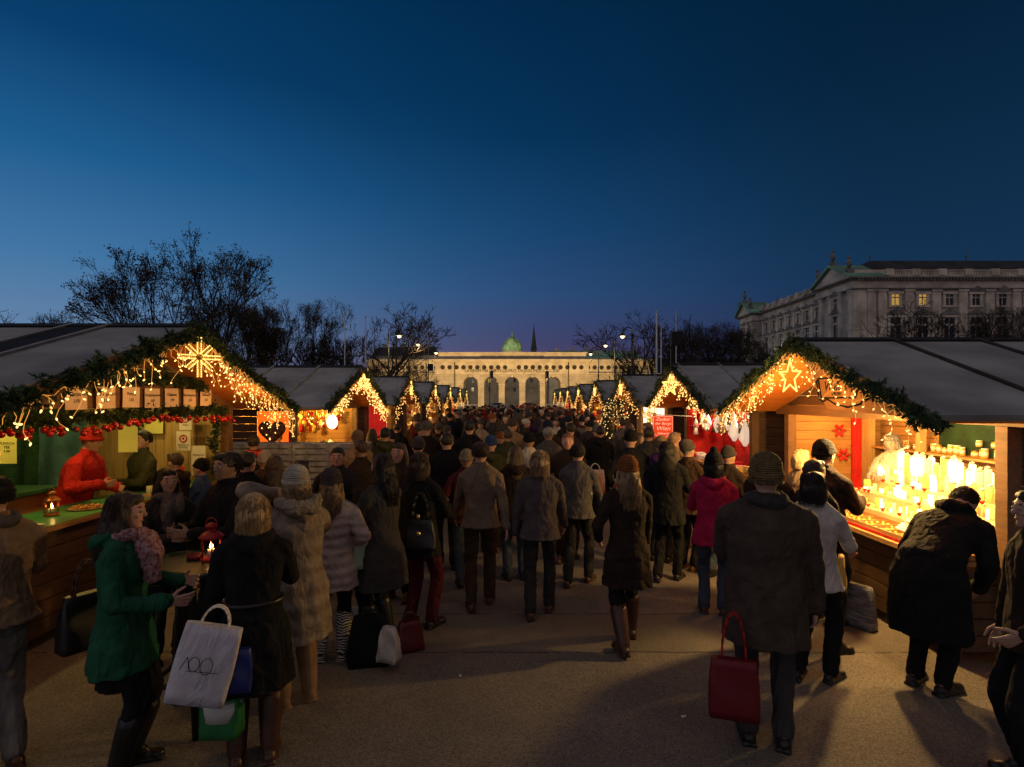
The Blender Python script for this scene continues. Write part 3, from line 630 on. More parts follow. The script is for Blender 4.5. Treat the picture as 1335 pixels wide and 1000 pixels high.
def garland_mesh(paths, rad, per_m, seed=1, nl=.040, nn=26, sl=.06, name='garland'):
    """fir sprigs spread round each path"""
    R = np.random.default_rng(seed); mb = MB()
    for p0, p1 in paths:
        p0 = np.array(p0, float); p1 = np.array(p1, float); ln = np.linalg.norm(p1-p0); k = int(ln*per_m); g = max(2, int(ln*13)); ct = (np.arange(g)+R.uniform(-.3, .3, g))/g; co_ = R.normal(0, rad*.38, (g, 3)); ci = R.integers(0, g, k)
        C = p0+(p1-p0)*np.clip(ct[ci]+R.normal(0, .018, k)/ln*2, 0, 1)[:, None]+co_[ci]+R.normal(0, rad*.30, (k, 3)); D = nrm(R.normal(size=(k, 3))+nrm(p1-p0)*.5*R.choice([-1, 1], k)[:, None]); L_ = sl*R.uniform(.6, 1.25, k)[:, None]
        D[:, 2] -= .15; D = nrm(D)
        mb.segs(C, C+D*L_, .004, .002, 3, 2)
        for j in range(nn):
            f = (j+1)/nn; base = C+D*L_*f; ND = nrm(D*.9+nrm(R.normal(size=(k, 3)))); W_ = nrm(np.cross(ND, R.normal(size=(k, 3))))*.0055
            ll = nl*R.uniform(.7, 1.15, (k, 1)); mb.tris(base-W_, base+W_, base+ND*ll, 0 if j % 4 else 1)
        kk = int(ln*5)
    return mb.mesh(name, [fir, fir2, firs])
def icicle(paths, seed, step=.085, lo=.08, hi=.42, sway=.05):
    """returns wire polylines and bulb positions for a curtain of lights hanging off the paths"""
    R = random.Random(seed); wires = []; bulbs = []
    for p0, p1 in paths:
        p0 = Vector(p0); p1 = Vector(p1); n = int((p1-p0).length/step); d = (p1-p0).normalized()
        main = [p0+(p1-p0)*i/n+Vector((0, 0, -.02+.02*math.sin(i*1.7))) for i in range(n+1)]; wires.append([v[:] for v in main])
        for i in range(n+1):
            ln = R.uniform(lo, hi) if R.random() < .8 else lo; q = main[i].copy(); pl = [q[:]]; k = max(2, int(ln/.05)); h = d*R.uniform(-1, 1)+Vector((R.uniform(-.6, .6), 0, 0)); h2 = R.uniform(0, 6)
            for j in range(k):
                q = q+Vector((0, 0, -ln/k))+h*sway*.5*math.sin(h2+j*1.1); pl.append(q[:])
                if j % 2 or j == k-1: bulbs.append((q+Vector((R.uniform(-.015, .015), R.uniform(-.02, .02), 0)))[:])
            wires.append(pl)
    return wires, bulbs
def bulb_mb(mb, P, r, L_, seed=0, m=0):
    R = np.random.default_rng(seed); P = np.asarray(P); D = nrm(R.normal(size=P.shape)*[.8, .8, .5]+[0, 0, -.7]); mb.segs(P, P+D*L_, r, r*.35, 5, m, True, True)
BULB = None
def light_curtain(label, origin, paths, seed, group=None, indiv=0, r=.0055, L_=.022, mt=None, **k):
    global BULB
    wires, bulbs = icicle(paths, seed, **k); o = thing('light_curtain', label, 'string lights', origin, group=group)
    mb = MB()
    for w in wires: w = np.array(w); mb.segs(w[:-1], w[1:], .0022, .0022, 3)
    mb.build('wire', wirem, o, fix=False)
    R = random.Random(seed)
    if indiv:
        if BULB is None: b = MB(); b.lathe([(.002, 0), (.006, -.005), (.006, -.016), (.002, -.026)], (0, 0, 0), 7); BULB = b.mesh('bulb', [bulbm])
        bulbs.sort(key=lambda p: p[1]); 
        for p in bulbs[:indiv]:
            c = link('bulb', BULB, o, p); c.rotation_euler = (R.uniform(-1.3, 1.3), R.uniform(-1.3, 1.3), 0)
        bulbs = bulbs[indiv:]
    if bulbs: mb = MB(); bulb_mb(mb, bulbs, r, L_, seed); mb.build('bulb', mt or bulbm, o, fix=False, kind='stuff')
    return o
def rope_star(label, loc, R_, kind, rz, tilt=0., sc=1., group=None):
    o = thing('light_star', label, 'star light', loc, rz, group)
    mb = MB(); fr = MB()
    if kind == 'flake':
        for k in range(8):
            a = k*math.pi/4; r1 = R_*(1 if k % 2 == 0 else .78)
            for s in (-.018, .018):
                n = int(r1/.018); c = np.array([[math.cos(a)*t*r1/n-math.sin(a)*s, 0, math.sin(a)*t*r1/n+math.cos(a)*s] for t in range(2, n+1)]); mb.balls(c, .0085, 1)
            fr.cyl((0, .008, 0), (math.cos(a)*r1, .008, math.sin(a)*r1), .006, n=4)
    else:
        pts = [(math.sin(k*math.pi/5)*(R_ if k % 2 == 0 else R_*.42)*.72, math.cos(k*math.pi/5)*(R_ if k % 2 == 0 else R_*.42)) for k in range(11)]
        for (x0, z0), (x1, z1) in zip(pts[:-1], pts[1:]):
            n = 9; mb.balls([(x0+(x1-x0)*t/n, 0, z0+(z1-z0)*t/n) for t in range(n)], .011*sc, 1); fr.cyl((x0, .01, z0), (x1, .01, z1), .006, n=4)
    mb.build('rope_light', ropem, o, fix=False, kind=None); fr.build('frame', brass, o, fix=False); return o
def boards(mb, u0, u1, v0, v1, w0, w1, axis, bw, gap=.008, m=0):
    """planks lying in a plane: axis = 'az' boards run along a (stack in z) ..."""
    n = max(1, round((v1-v0)/bw)); h = (v1-v0)/n
    for i in range(n):
        a, b = v0+i*h+gap/2, v0+(i+1)*h-gap/2
        if axis == 'xz': mb.bb((u0, w0, a), (u1, w1, b), m)       # run along x, stacked in z, thickness in y
        elif axis == 'yz': mb.bb((w0, u0, a), (w1, u1, b), m)     # run along y, stacked in z, thickness in x
        elif axis == 'zx': mb.bb((a, w0, u0), (b, w1, u1), m)     # upright, side by side in x
        elif axis == 'zy': mb.bb((w0, a, u0), (w1, b, u1), m)     # upright, side by side in y
def stall(s, Ym, hw, wy, label, group, za=2.92, ze=2.07, fa=3.3, wa=4.15, ca=4.15, zc=1.0, aint=5.6, beam=(2.02, 2.16), sidem=None, backm=None, far_shut=0, battens=(3.38, 4.2, 5.2, 6.2, 7.2), bat=None, strip=None, back=8.3, near_gap=None, gablem=None, soffitm=None):
    o = thing('market_stall', label, 'market stall', (s*4, Ym, 0), group=group)
    X = lambda a: s*(a-4)
    def B(mb, a0, a1, y0, y1, z0, z1, m=0): mb.bb((X(a0), y0, z0), (X(a1), y1, z1), m)
    th = .045
    mb = MB()
    for q in (-1, 1):
        mb.prism([(X(fa), q*hw, ze), (X(fa), 0, za), (X(fa), 0, za+th), (X(fa), q*(hw+.02), ze+th)], (X(back)-X(fa), 0, 0))
    mb.build('roof', felt, o)
    mb = MB(); mb.prism([(X(fa-.01), -.12, za+th-.02), (X(fa-.01), 0, za+th+.025), (X(fa-.01), .12, za+th-.02)], (X(back)-X(fa), 0, 0)); mb.build('ridge_cap', feltd, o)
    if strip:
        mb = MB()
        for q in (-1, 1): mb.prism([(X(strip[0]), q*hw*.995, ze+th+.003), (X(strip[0]), 0, za+th+.003), (X(strip[0]), 0, za+th+.01), (X(strip[0]), q*hw, ze+th+.01)], (X(strip[1])-X(strip[0]), 0, 0))
        mb.build('felt_strip', feltd, o)
    for fr_ in (.34, .67):
        mb = MB(); yy, zz = hw*fr_, za-(za-ze)*fr_
        for q in (-1, 1): mb.prism([(X(fa), q*(yy-.02), zz+th+.0065+.02*(za-ze)/hw), (X(fa), q*(yy+.02), zz+th+.0065-.02*(za-ze)/hw), (X(fa), q*(yy+.02), zz+th-.01-.02*(za-ze)/hw), (X(fa), q*(yy-.02), zz+th-.01+.02*(za-ze)/hw)], (X(back)-X(fa), 0, 0))
        mb.build('felt_lap', felt, o)
    for b in battens:
        mb = MB()
        for q in (-1, 1): mb.prism([(X(b), q*(hw+.015), ze+th+.001), (X(b), 0, za+th+.001), (X(b), 0, za+th+.026), (X(b), q*(hw+.015), ze+th+.028)], (s*.045, 0, 0))
        mb.build('batten', bat or bat_l, o)
    mb = MB()   # soffit boards under the overhang
    n = 7
    for q in (-1, 1):
        for i in range(n):
            y0, y1 = hw*i/n+.003, hw*(i+1)/n-.003; z0, z1 = za-(za-ze)*y0/hw-.004, za-(za-ze)*y1/hw-.004
            mb.prism([(X(fa+.03), q*y0, z0), (X(fa+.03), q*y1, z1), (X(fa+.03), q*y1, z1-.018), (X(fa+.03), q*y0, z0-.018)], (X(wa)-X(fa+.03), 0, 0))
    mb.build('soffit', soffitm or wlo, o)
    for q in (-1, 1):
        mb = MB(); mb.prism([(X(fa-.025), q*hw, ze-.09), (X(fa-.025), 0, za-.10), (X(fa-.025), 0, za+.03), (X(fa-.025), q*hw, ze+.03)], (s*.022, 0, 0)); mb.build('rake_board', rakew, o)
    mb = MB()   # gable
    zb = beam[1]; n = max(2, int((za-.1-zb)/.12))
    for i in range(n):
        z0, z1 = zb+(za-.06-zb)*i/n+.004, zb+(za-.06-zb)*(i+1)/n-.004; h0 = hw*(za-.03-z0)/(za-ze); h1 = hw*(za-.03-z1)/(za-ze)
        mb.prism([(X(wa), -min(h0, hw), z0), (X(wa), min(h0, hw), z0), (X(wa), min(h1, hw), z1), (X(wa), -min(h1, hw), z1)], (s*.03, 0, 0))
    mb.build('gable', gablem or rakew, o)
    mb = MB(); B(mb, wa-.03, wa+.09, -hw+.02, hw-.02, beam[0], beam[1]-.003); mb.build('beam', rakew, o)
    for y in (-wy, wy): mb = MB(); B(mb, wa-.04, wa+.08, y-.06, y+.06, 0, beam[0]-.003); mb.build('post', rakew, o)
    for q, nm in ((-1, 'near'), (1, 'far')):
        mb = MB(); y0, y1 = (q*wy, q*(wy+.04))
        if q == -1 and near_gap:
            for a0, a1, z0, z1 in near_gap: boards(mb, min(X(a0), X(a1)), max(X(a0), X(a1)), z0, z1, min(y0, y1), max(y0, y1), 'xz', .14)
        else: boards(mb, min(X(wa+.085), X(back-.3)), max(X(wa+.085), X(back-.3)), 0.02, ze+.12, min(y0, y1), max(y0, y1), 'xz', .14)
        mb.build('side_wall', wdx, o)
        if q == 1 or not near_gap:
            mb = MB(); yy = q*(wy-.03)
            if sidem == 'upright': boards(mb, .05, ze+.1, min(X(wa+.09), X(aint)), max(X(wa+.09), X(aint)), min(yy, yy+q*.02), max(yy, yy+q*.02), 'zx', .12, .006)
            else: boards(mb, min(X(wa+.09), X(aint)), max(X(wa+.09), X(aint)), .05, ze+.1, min(yy, yy+q*.02), max(yy, yy+q*.02), 'xz', .13, .006)
            mb.build('lining', wlz if sidem == 'upright' else wlx, o)
    mb = MB(); boards(mb, -wy+.035, wy-.035, .05, ze+.3, min(X(aint), X(aint+.03)), max(X(aint), X(aint+.03)), 'yz', .13, .006); mb.build('back_wall', backm or wly, o)
    mb = MB(); B(mb, fa+.2, back-.3, -wy-.03, wy+.03, ze+.5, ze+.52) if 0 else None
    mb = MB(); boards(mb, -wy+.07, wy-.07, .10, zc-.05, min(X(ca), X(ca+.03)), max(X(ca), X(ca+.03)), 'yz', .145, .012)
    B(mb, ca+.035, ca+.10, -wy+.07, -wy+.14, 0, zc-.05); B(mb, ca+.035, ca+.10, wy-.14, wy-.07, 0, zc-.05)
    if ca < wa-.1:
        for y in (-wy+.05, wy-.05): boards(mb, min(X(ca+.035), X(wa)), max(X(ca+.035), X(wa)), .1, zc-.05, y-.015, y+.015, 'xz', .145, .012)
    mb.build('counter_front', wdy, o)
    mb = MB(); B(mb, ca-.05, ca+.62, -wy+.07, wy-.07, zc-.045, zc); mb.build('counter_top', wly, o)
    return o
def rakes(s, hw, za=2.92, ze=2.07, fa=3.3, off=0., dz=0.):
    x = s*(fa-4-off); return [((x, -hw-.05, ze+dz), (x, 0, za+dz)), ((x, 0, za+dz), (x, hw+.05, ze+dz))]
def garland(label, origin, paths, rad, per, seed, group=None, **k):
    o = link('fir_garland', garland_mesh(paths, rad, per, seed, **k), None, origin, label=label, cat='garland', group=group); return o
def ball_thing(nm, label, cat, group, mt, prof, loc, n=10):
    mb = MB(); mb.lathe(prof, (0, 0, 0), n); return mb.build(nm, mt, None, loc, label=label, cat=cat, group=group)
def lantern(label, loc, mt, glassm, sc=1.):
    o = thing('lantern', label, 'lantern', loc)
    mb = MB(); mb.lathe([(.060*sc, 0), (.062*sc, .012*sc), (.05*sc, .02*sc)], (0, 0, 0), 6, sm=False); mb.build('base', mt, o)
    for k in range(6):
        a = k*math.pi/3; mb = MB(); mb.cyl((.052*sc*math.cos(a), .052*sc*math.sin(a), .018*sc), (.052*sc*math.cos(a), .052*sc*math.sin(a), .125*sc), .0045*sc, n=4); mb.build('bar', mt, o)
    mb = MB(); mb.lathe([(.064*sc, .123*sc), (.066*sc, .133*sc), (.045*sc, .155*sc), (.018*sc, .165*sc), (.02*sc, .18*sc), (.034*sc, .185*sc), (.03*sc, .2*sc), (.006*sc, .212*sc)], (0, 0, 0), 12); mb.build('roof', mt, o)
    mb = MB(); t = np.linspace(0, math.pi, 9); mb.tube([(.03*sc*math.cos(a), 0, .205*sc+.035*sc*math.sin(a)) for a in t], .003*sc, 5); mb.build('handle', mt, o)
    mb = MB(); mb.lathe([(.02*sc, .02*sc), (.02*sc, .06*sc)], (0, 0, 0), 10); mb.build('candle', white, o)
    mb = MB(); mb.lathe([(.003*sc, .062*sc), (.011*sc, .075*sc), (.007*sc, .09*sc), (.001*sc, .108*sc)], (0, 0, 0), 8); mb.build('flame', flame, [c for c in o.children if c.name.startswith('candle')][0])
    lamp('lantern_glow', 'POINT', (loc[0], loc[1], loc[2]+.09*sc), .8, (1, .5, .15), .012); return o
# ------------------------------------------------------------------ nearest stall on the left (punch stall)
LW = (1, .58, .22)
s1 = stall(-1, 5.94, 2.62, 2.38, 'nearest stall on the left, with menu cards on its beam and a green counter', None, za=2.97, ze=2.12, ca=4.27, zc=1.08, aint=6.5, beam=(2.16, 2.42), sidem='upright', backm=greenp, battens=(4.16, 4.57, 5.9), strip=(4.21, 4.57), gablem=wdy)
O1 = (-4, 5.94, 0)
garland('thick fir garland along the gable of the nearest left stall', O1, rakes(-1, 2.62, 2.95, 2.09, off=.03), .062, 340, 3)
garland('fir garland laid on the beam above the menu cards', O1, [((-.1+0*1, -2.3, 2.47), (-.1, 2.4, 2.45))], .08, 260, 4)
garland('fir garland hung under the beam with red baubles', O1, [((-.14, -2.3, 2.06), (-.14, 2.3, 2.10))], .07, 260, 5)
garland('narrow fir garland hanging down the far post of the nearest left stall', O1, [((-.24, 2.2, 1.2), (-.24, 2.2, 2.1))], .05, 220, 6)
garland('upright fir garland on the plank wall behind the counter', O1, [((-1.35, 2.22, 1.35), (-1.35, 2.22, 2.05))], .075, 260, 8)
R = random.Random(5)
BB = MB(); BB.ball((0, 0, 0), .028, 2); BB.cyl((0, 0, .026), (0, 0, .036), .007, n=6, m=1); bbm = BB.mesh('bauble', [redb, brass])
for i in range(95):
    y = -2.25+4.5*(i+R.random()*.8)/95; link('bauble', bbm, None, (O1[0]+s1.location.x*0-.06+R.uniform(-.05, .12)+.0, 5.94+y, 1.985+.03*math.sin(y*2)+R.uniform(-.035, .035)), label='shiny red bauble in the row under the fir garland of the nearest left stall', cat='bauble', group='red baubles of the nearest left stall')
# menu cards on the beam
for i, y in enumerate((-.60, -.21, .17, .53, .90, 1.28, 1.66)):
    o = thing('menu_card', ['leftmost menu card on the beam of the nearest left stall', 'second menu card from the left on the beam', 'third menu card from the left on the beam', 'middle menu card of the seven on the beam', 'third menu card from the right on the beam', 'second menu card from the right on the beam', 'rightmost menu card on the beam beside the snowflake light'][i], 'menu card', (-4.09, 5.94+y, 2.262+R.uniform(-.008, .008)))
    o.rotation_euler = (R.uniform(-.03, .03), 0, 0)
    mb = MB(); mb.bb((-.002, -.135, -.11), (.002, .135, .11)); mb.build('paper', mat('card_paper', (.72, .58, .44), var=.05), o)
    for z, w_ in ((.035, .11), (-.03, .05)):
        lettering(R.choice(['Glühwein', 'Punsch', 'Orangenpunsch', 'Kinderpunsch', 'Jagatee', 'Beerenpunsch']) if w_ > .1 else '3,50', .05 if w_ > .1 else .045, ink, o, (.004, 0, z), (math.pi/2, 0, math.pi/2), .0006)
rope_star('eight pointed snowflake made of rope light in the gable of the nearest left stall', (-3.22, 5.86, 2.68), .20, 'flake', math.radians(48))
light_curtain('icicle lights on the gable of the nearest left stall, nearer slope', O1, [((.73, -2.55, 2.10), (.73, -.1, 2.87))], 11, indiv=100, step=.05, hi=.32, sway=.14)
light_curtain('dense icicle lights on the gable of the nearest left stall, farther slope', O1, [((.73, .1, 2.87), (.73, 2.6, 2.08))], 12, indiv=100, step=.028, hi=.42, sway=.16)
# interior
for y in (-1.2, .2, 1.6):
    o = thing('ceiling_lamp', ['lamp under the roof of the nearest left stall, left end', 'middle lamp under the roof of the nearest left stall', 'lamp under the roof of the nearest left stall, right end'][int((y+1.2)/1.4+.5)], 'lamp', (-4.9, 5.94+y, 2.52)); mb = MB(); mb.lathe([(.02, .12), (.05, .1), (.09, 0)], (0, 0, 0), 12); mb.build('lamp_shade', brass, o); mb = MB(); mb.ball((0, 0, -.01), .035, 2); mb.build('bulb', emitm('bright_bulb', (1, .8, .35), 9), o)
    lamp('stall_light', 'POINT', (-4.85, 5.94+y, 2.44), 26, (1, .70, .20), .05)
lamp('gable_light', 'POINT', (-3.3, 5.9, 2.45), 13, (1, .45, .12), .25); lamp('gable_light', 'POINT', (-3.35, 7.6, 2.15), 14, (1, .45, .12), .2); lamp('gable_light', 'POINT', (-3.35, 4.6, 2.35), 8, (1, .45, .12), .2)
o = tag(link('serving_shelf', None, None, (-5.75, 5.2, 0)), 'green topped serving shelf inside the nearest left stall', 'shelf')
mb = MB(); mb.bb((-.55, -1.4, 1.21), (.55, 1.4, 1.25)); mb.build('top', greenp, o); mb = MB(); boards(mb, -1.35, 1.35, .1, 1.2, .47, .5, 'yz', .2); mb.bb((-.5, 1.32, .1), (.47, 1.35, 1.2)); mb.build('panel', wly, o)
mb = MB(); mb.bb((-4.9+4, -2.3, 1.081), (-4.23+4, 2.3, 1.088)); mb.build('counter_mat', mat('green_counter', (.05, .20, .06), var=.3, vscale=3, rough=.35), s1)
lantern('copper lantern with a burning candle on the green counter of the nearest left stall', (-4.58, 5.66, 1.09), copper_m, None, 1.15)
o = thing('food_tray', 'wooden tray of baked snacks on the green counter', 'tray', (-4.5, 6.02, 1.09)); mb = MB(); mb.lathe([(.15, 0), (.17, .012), (.16, .012), (.14, .006)], (0, 0, 0), 24); mb.build('plate', wlx, o)
mb = MB()
for i in range(46): a, r = R.uniform(0, 6.3), .13*math.sqrt(R.random()); mb.ball((r*math.cos(a), r*math.sin(a), .02+R.uniform(0, .015)), (.018, .014, .012), 1)
mb.build('snack', mat('baked', (.55, .26, .07), var=.4, vscale=40), o, kind='stuff')
o = thing('mug', 'dark mug standing at the far end of the green counter', 'mug', (-4.42, 6.95, 1.09)); mb = MB(); mb.lathe([(.035, 0), (.04, .01), (.04, .095), (.036, .095), (.034, .012)], (0, 0, 0), 18); mb.build('cup', mat('beige_ceramic', (.5, .42, .3), var=.1, rough=.3), o); mb = MB(); mb.tube([(.038+.03*math.sin(t), 0, .05+.03*math.cos(t)) for t in np.linspace(0, math.pi, 8)], .006, 6); mb.build('handle', ink, o)
for i, (x, y, rz, lab) in enumerate(((-4.55, 6.7, .3, 'folded paper menu on the counter beside the mug'), (-4.45, 5.15, -.2, 'paper sheet lying on the near end of the green counter'))):
    o = thing('paper_sheet', lab, 'paper', (x, y, 1.09), rz); mb = MB(); mb.box((0, 0, .002), (.2, .29, .003)); mb.build('sheet', paper, o)
o = thing('cash_box', 'black cash box on the serving shelf inside the left stall', 'cash box', (-5.62, 5.75, 1.25)); mb = MB(); mb.box((0, 0, .05), (.26, .42, .1)); mb.build('box', ink, o); mb = MB(); mb.box((0, 0, .105), (.25, .41, .01)); mb.build('lid', mat('dark_metal', (.05, .05, .05), rough=.3, var=0, metal=.7), o)
o = thing('bottle', 'clear glass bottle beside the cash box', 'bottle', (-5.75, 5.3, 1.25)); mb = MB(); mb.lathe([(.045, 0), (.048, .02), (.048, .16), (.02, .23), (.018, .29), (.022, .3)], (0, 0, 0), 16); mb.build('glass', mat('bottle_glass', (.5, .55, .45), var=0, rough=.08, spec=.8, alpha=.55), o); mb = MB(); mb.lathe([(.05, .04), (.05, .13)], (0, 0, 0), 16); mb.build('bottle_label', paper, o)
o = link('tarpaulin', None); bpy.data.objects.remove(o)
mb = MB(); pts = []
for i in range(15):
    row = []
    for j in range(14): u, v = i/14, j/13; row.append((.72*u-.05*math.sin(v*5)*u, .03*math.sin(u*11+v*2)+.02*math.sin(v*7+u*4), -1.2*v-.10*math.sin(u*3.1)*(1-v)))
    pts.append(row)
V = np.array(pts).reshape(-1, 3); F = [[i*14+j, (i+1)*14+j, (i+1)*14+j+1, i*14+j+1] for i in range(14) for j in range(13)]
mb.add(V, F, 0, True); mb.build('tarpaulin', mat('teal_plastic', (.10, .24, .27), var=.35, vscale=3, rough=.25, spec=.6), None, (-6.3, 7.55, 2.02), fix=False, label='teal plastic sheet hanging inside the nearest left stall', cat='tarpaulin')
def notice(label, loc, w_, h_, rz, lines=(), ring=False, mt=None):
    o = thing('notice', label, 'notice', loc, rz); mb = MB(); mb.bb((-w_/2, -.002, -h_/2), (w_/2, .002, h_/2)); mb.build('paper', mt or paper, o)
    if ring:
        mb = MB(); t = np.linspace(0, 2*math.pi, 17); mb.tube([(w_*.24*math.cos(a), -.004, h_*.12+w_*.24*math.sin(a)) for a in t], w_*.05, 5); mb.ball((0, -.004, h_*.12), (w_*.1, .003, w_*.1)); mb.build('emblem', mat('emblem_red', (.4, .03, .02), var=0), o)
    for i, t in enumerate(lines): lettering(t, w_*.2, ink, o, (0, -.004, h_*(-.22-.13*i)+(0 if ring else h_*.4)), (math.pi/2, 0, 0), .0005)
    return o
yel = mat('yellow_paper', (.75, .72, .22), var=.05)
notice('white notice with a red round emblem, upper one on the plank wall', (-4.62, 8.05, 1.93), .17, .24, .05, ('WIEN',), True)
notice('white notice with a red round emblem, lower one on the plank wall', (-4.62, 8.0, 1.66), .20, .27, 0, ('PUNSCH', 'STAND'), True)
notice('white price list leaning by the far post', (-4.42, 8.02, 1.38), .2, .42, 0, ('PUNSCH', '3,50', '4,00'))
notice('plain yellow sheet hanging under the baubles', (-4.32, 6.4, 1.80), .19, .3, math.radians(15), (), False, yel)
notice('yellow sheet hanging at the left edge inside the stall', (-4.75, 5.35, 1.78), .17, .28, .1, ('PUNSCH', 'TEE', '3,00'), False, yel)
notice('yellow wall sheet behind the man in the olive jacket', (-5.2, 8.2, 1.9), .34, .3, 0, (), False, yel)
# red punch pot lady ornament by the post
o = thing('doll', 'small doll with red cape and blue skirt by the far post of the left stall', 'ornament', (-4.55, 7.75, 1.09)); mb = MB(); mb.lathe([(.11, 0), (.09, .1), (.04, .18)], (0, 0, 0), 14); mb.build('skirt', mat('blue_cloth', (.02, .05, .28), var=.2), o); mb = MB(); mb.ball((0, 0, .2), (.08, .07, .07), 2); mb.ball((0, 0, .29), .055, 2); mb.build('cape', redcloth, o)
# ------------------------------------------------------------------ nearest stall on the right (candle and honey stall)
s2 = stall(1, 6.65, 2.25, 1.87, 'nearest stall on the right, a brightly lit candle and honey stall', None, za=2.90, ze=2.08, ca=3.74, zc=.86, aint=5.5, battens=(4.4, 5.4, 6.4, 7.4), bat=bat_d, gablem=wdy)
O2 = (4, 6.65, 0)
garland('thick fir garland along the gable of the nearest right stall', O2, rakes(1, 2.25, 2.89, 2.05, off=.03), .062, 340, 13)
light_curtain('tangled lights on the farther slope of the nearest right gable', O2, [((-.74, 2.2, 2.07), (-.74, .1, 2.81))], 21, indiv=100, step=.028, hi=.38, sway=.2)
light_curtain('lights looping over the painted sign of the nearest right stall', O2, [((-.76, -.1, 2.81), (-.76, -2.2, 2.07))], 22, indiv=100, step=.06, hi=.36, sway=.2)
rope_star('five pointed star of rope light under the gable peak of the nearest right stall', (3.2, 6.55, 2.50), .2, 'star', math.radians(-62), sc=1.)
# sign board in the near half of the gable
o = thing('stall_sign', 'orange lit wooden sign board with a curled label and old lettering in the right gable', 'sign', (3.34, 6.65, 0))
mb = MB(); mb.prism([(0, -.03, 2.80), (0, -2.05, 2.09), (0, -.62, 2.14)], (.02, 0, 0)); mb.build('board', wood('orange_board', (.50, .22, .06), (.62, .32, .10), 1), o)
mb = MB(); t = np.linspace(0, 1, 2)
for a, b in (((-.45, 2.47), (-.52, 2.26)), ((-.52, 2.26), (-1.12, 2.265)), ((-1.12, 2.265), (-1.16, 2.34)), ((-.45, 2.47), (-.80, 2.47)), ((-.62, 2.25), (-.8, 2.19)), ((-.8, 2.19), (-1.0, 2.17)), ((-1.0, 2.17), (-1.2, 2.2)), ((-1.2, 2.2), (-1.28, 2.27)), ((-.45, 2.47), (-.42, 2.44)), ((-.42, 2.44), (-.48, 2.24)), ((-.48, 2.24), (-.55, 2.22)), ((-.55, 2.22), (-.62, 2.25))):
    mb.cyl((-.006, a[0], a[1]), (-.006, b[0], b[1]), .009, n=4)
mb.build('scroll_outline', ink, o)
lettering("Wald's", .15, ink, o, (-.004, -.77, 2.38), (math.pi/2, 0, -math.pi/2), .001, .2); lettering('IMKEREI', .05, ink, o, (-.004, -.8, 2.30), (math.pi/2, 0, -math.pi/2), .001)
lamp('gable_light', 'POINT', (3.35, 7.5, 2.14), 34, (1, .42, .08), .15); lamp('gable_light', 'POINT', (2.85, 5.8, 2.38), 16, (1, .45, .10), .15)
mb = MB(); mb.bb((0.10, 1.81, 0.9), (.27, 1.835, 2.1)); 
mb = MB(); mb.bb((1.05, 1.78, .9), (1.18, 1.825, 2.1)); mb.build('red_panel', redcloth, s2)
mb = MB(); mb.bb((1.19, 1.60, .9), (1.27, 1.825, 2.15)); mb.bb((1.2, -.5+1.1, .9), (1.28, .68, 2.15)); mb.build('divider_post', wlz, s2)
mb = MB(); mb.bb((1.2, -1.8, 1.55), (1.49, 1.6, 1.575)); mb.bb((1.2, -1.8, 1.22), (1.49, 1.6, 1.245)); mb.build('wall_shelf', wly, s2)
mb = MB(); mb.bb((1.44, -1.8, 1.58), (1.485, .6, 2.05)); mb.build('green_panel', mat('dark_green_cloth', (.012, .035, .012), var=.3), s2)
mb = MB(); mb.bb((1.2, -.62, 1.25), (1.485, -.58, 2.05)); mb.build('shelf_divider', wlz, s2)
# candle terrace
ter = thing('display_steps', 'stepped candle display on the counter of the nearest right stall', 'display', (4.05, 6.45, .86))
for i, (a0, a1, z) in enumerate(((.15, .42, .10), (.42, .62, .22), (.62, .84, .34), (.84, 1.05, .46))): mb = MB(); mb.bb((a0, -1.2, 0), (a1-.004, 1.05, z)); mb.build('step', mat('pale_gold_cloth', (.62, .46, .22), var=.2), ter)
waxg = mat('glowing_wax', (.80, .70, .46), var=.05, rough=.4, emit=2.2, ecol=(1, .78, .38)); waxh = mat('pale_gold_wax', (.8, .62, .3), var=.1, rough=.4, emit=1.1, ecol=(1, .62, .18)); waxy = mat('honey_wax', (.75, .42, .08), var=.1, rough=.4, emit=.7, ecol=(1, .6, .1))  # unlit wax made to glow, standing in for overexposed lamp light
CG = 'candles on the stepped display of the nearest right stall'; R = random.Random(77)
def candle(x, y, z, r, h, kind):
    nm = 'candle'; o = thing(nm, ['tall white pillar candle tied with a bow on the top step', 'short white candle in the crowded middle of the display', 'small honey coloured candle on the candle display'][kind], 'candle', (x, y, z), group=[CG+', top row', CG+', middle', CG+', honey coloured'][kind])
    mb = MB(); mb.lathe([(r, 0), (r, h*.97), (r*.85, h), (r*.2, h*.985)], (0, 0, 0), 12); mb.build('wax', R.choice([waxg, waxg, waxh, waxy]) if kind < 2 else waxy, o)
    if kind == 0: mb = MB(); mb.ball((-r*.3, 0, h+.012), (.03, .012, .016)); mb.ball((r*.3, .01, h+.02), (.012, .03, .014)); mb.build('bow', white, [c for c in o.children if c.name.startswith('wax')][0])
    else: mb = MB(); mb.cyl((0, 0, h*.98), (0, 0, h+.02), .002, n=4); mb.build('wick', ink, o)
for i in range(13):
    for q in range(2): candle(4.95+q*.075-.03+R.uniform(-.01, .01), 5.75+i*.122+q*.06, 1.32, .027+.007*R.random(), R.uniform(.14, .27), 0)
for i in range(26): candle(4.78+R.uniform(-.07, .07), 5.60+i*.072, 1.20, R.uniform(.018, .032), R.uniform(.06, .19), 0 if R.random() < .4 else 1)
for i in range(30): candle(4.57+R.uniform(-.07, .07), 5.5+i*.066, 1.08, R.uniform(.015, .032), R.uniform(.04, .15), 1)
for i in range(34): candle(4.33+R.uniform(-.10, .09), 5.42+i*.06, .96, R.uniform(.014, .030), R.uniform(.03, .12), R.choice((1, 1, 2)))
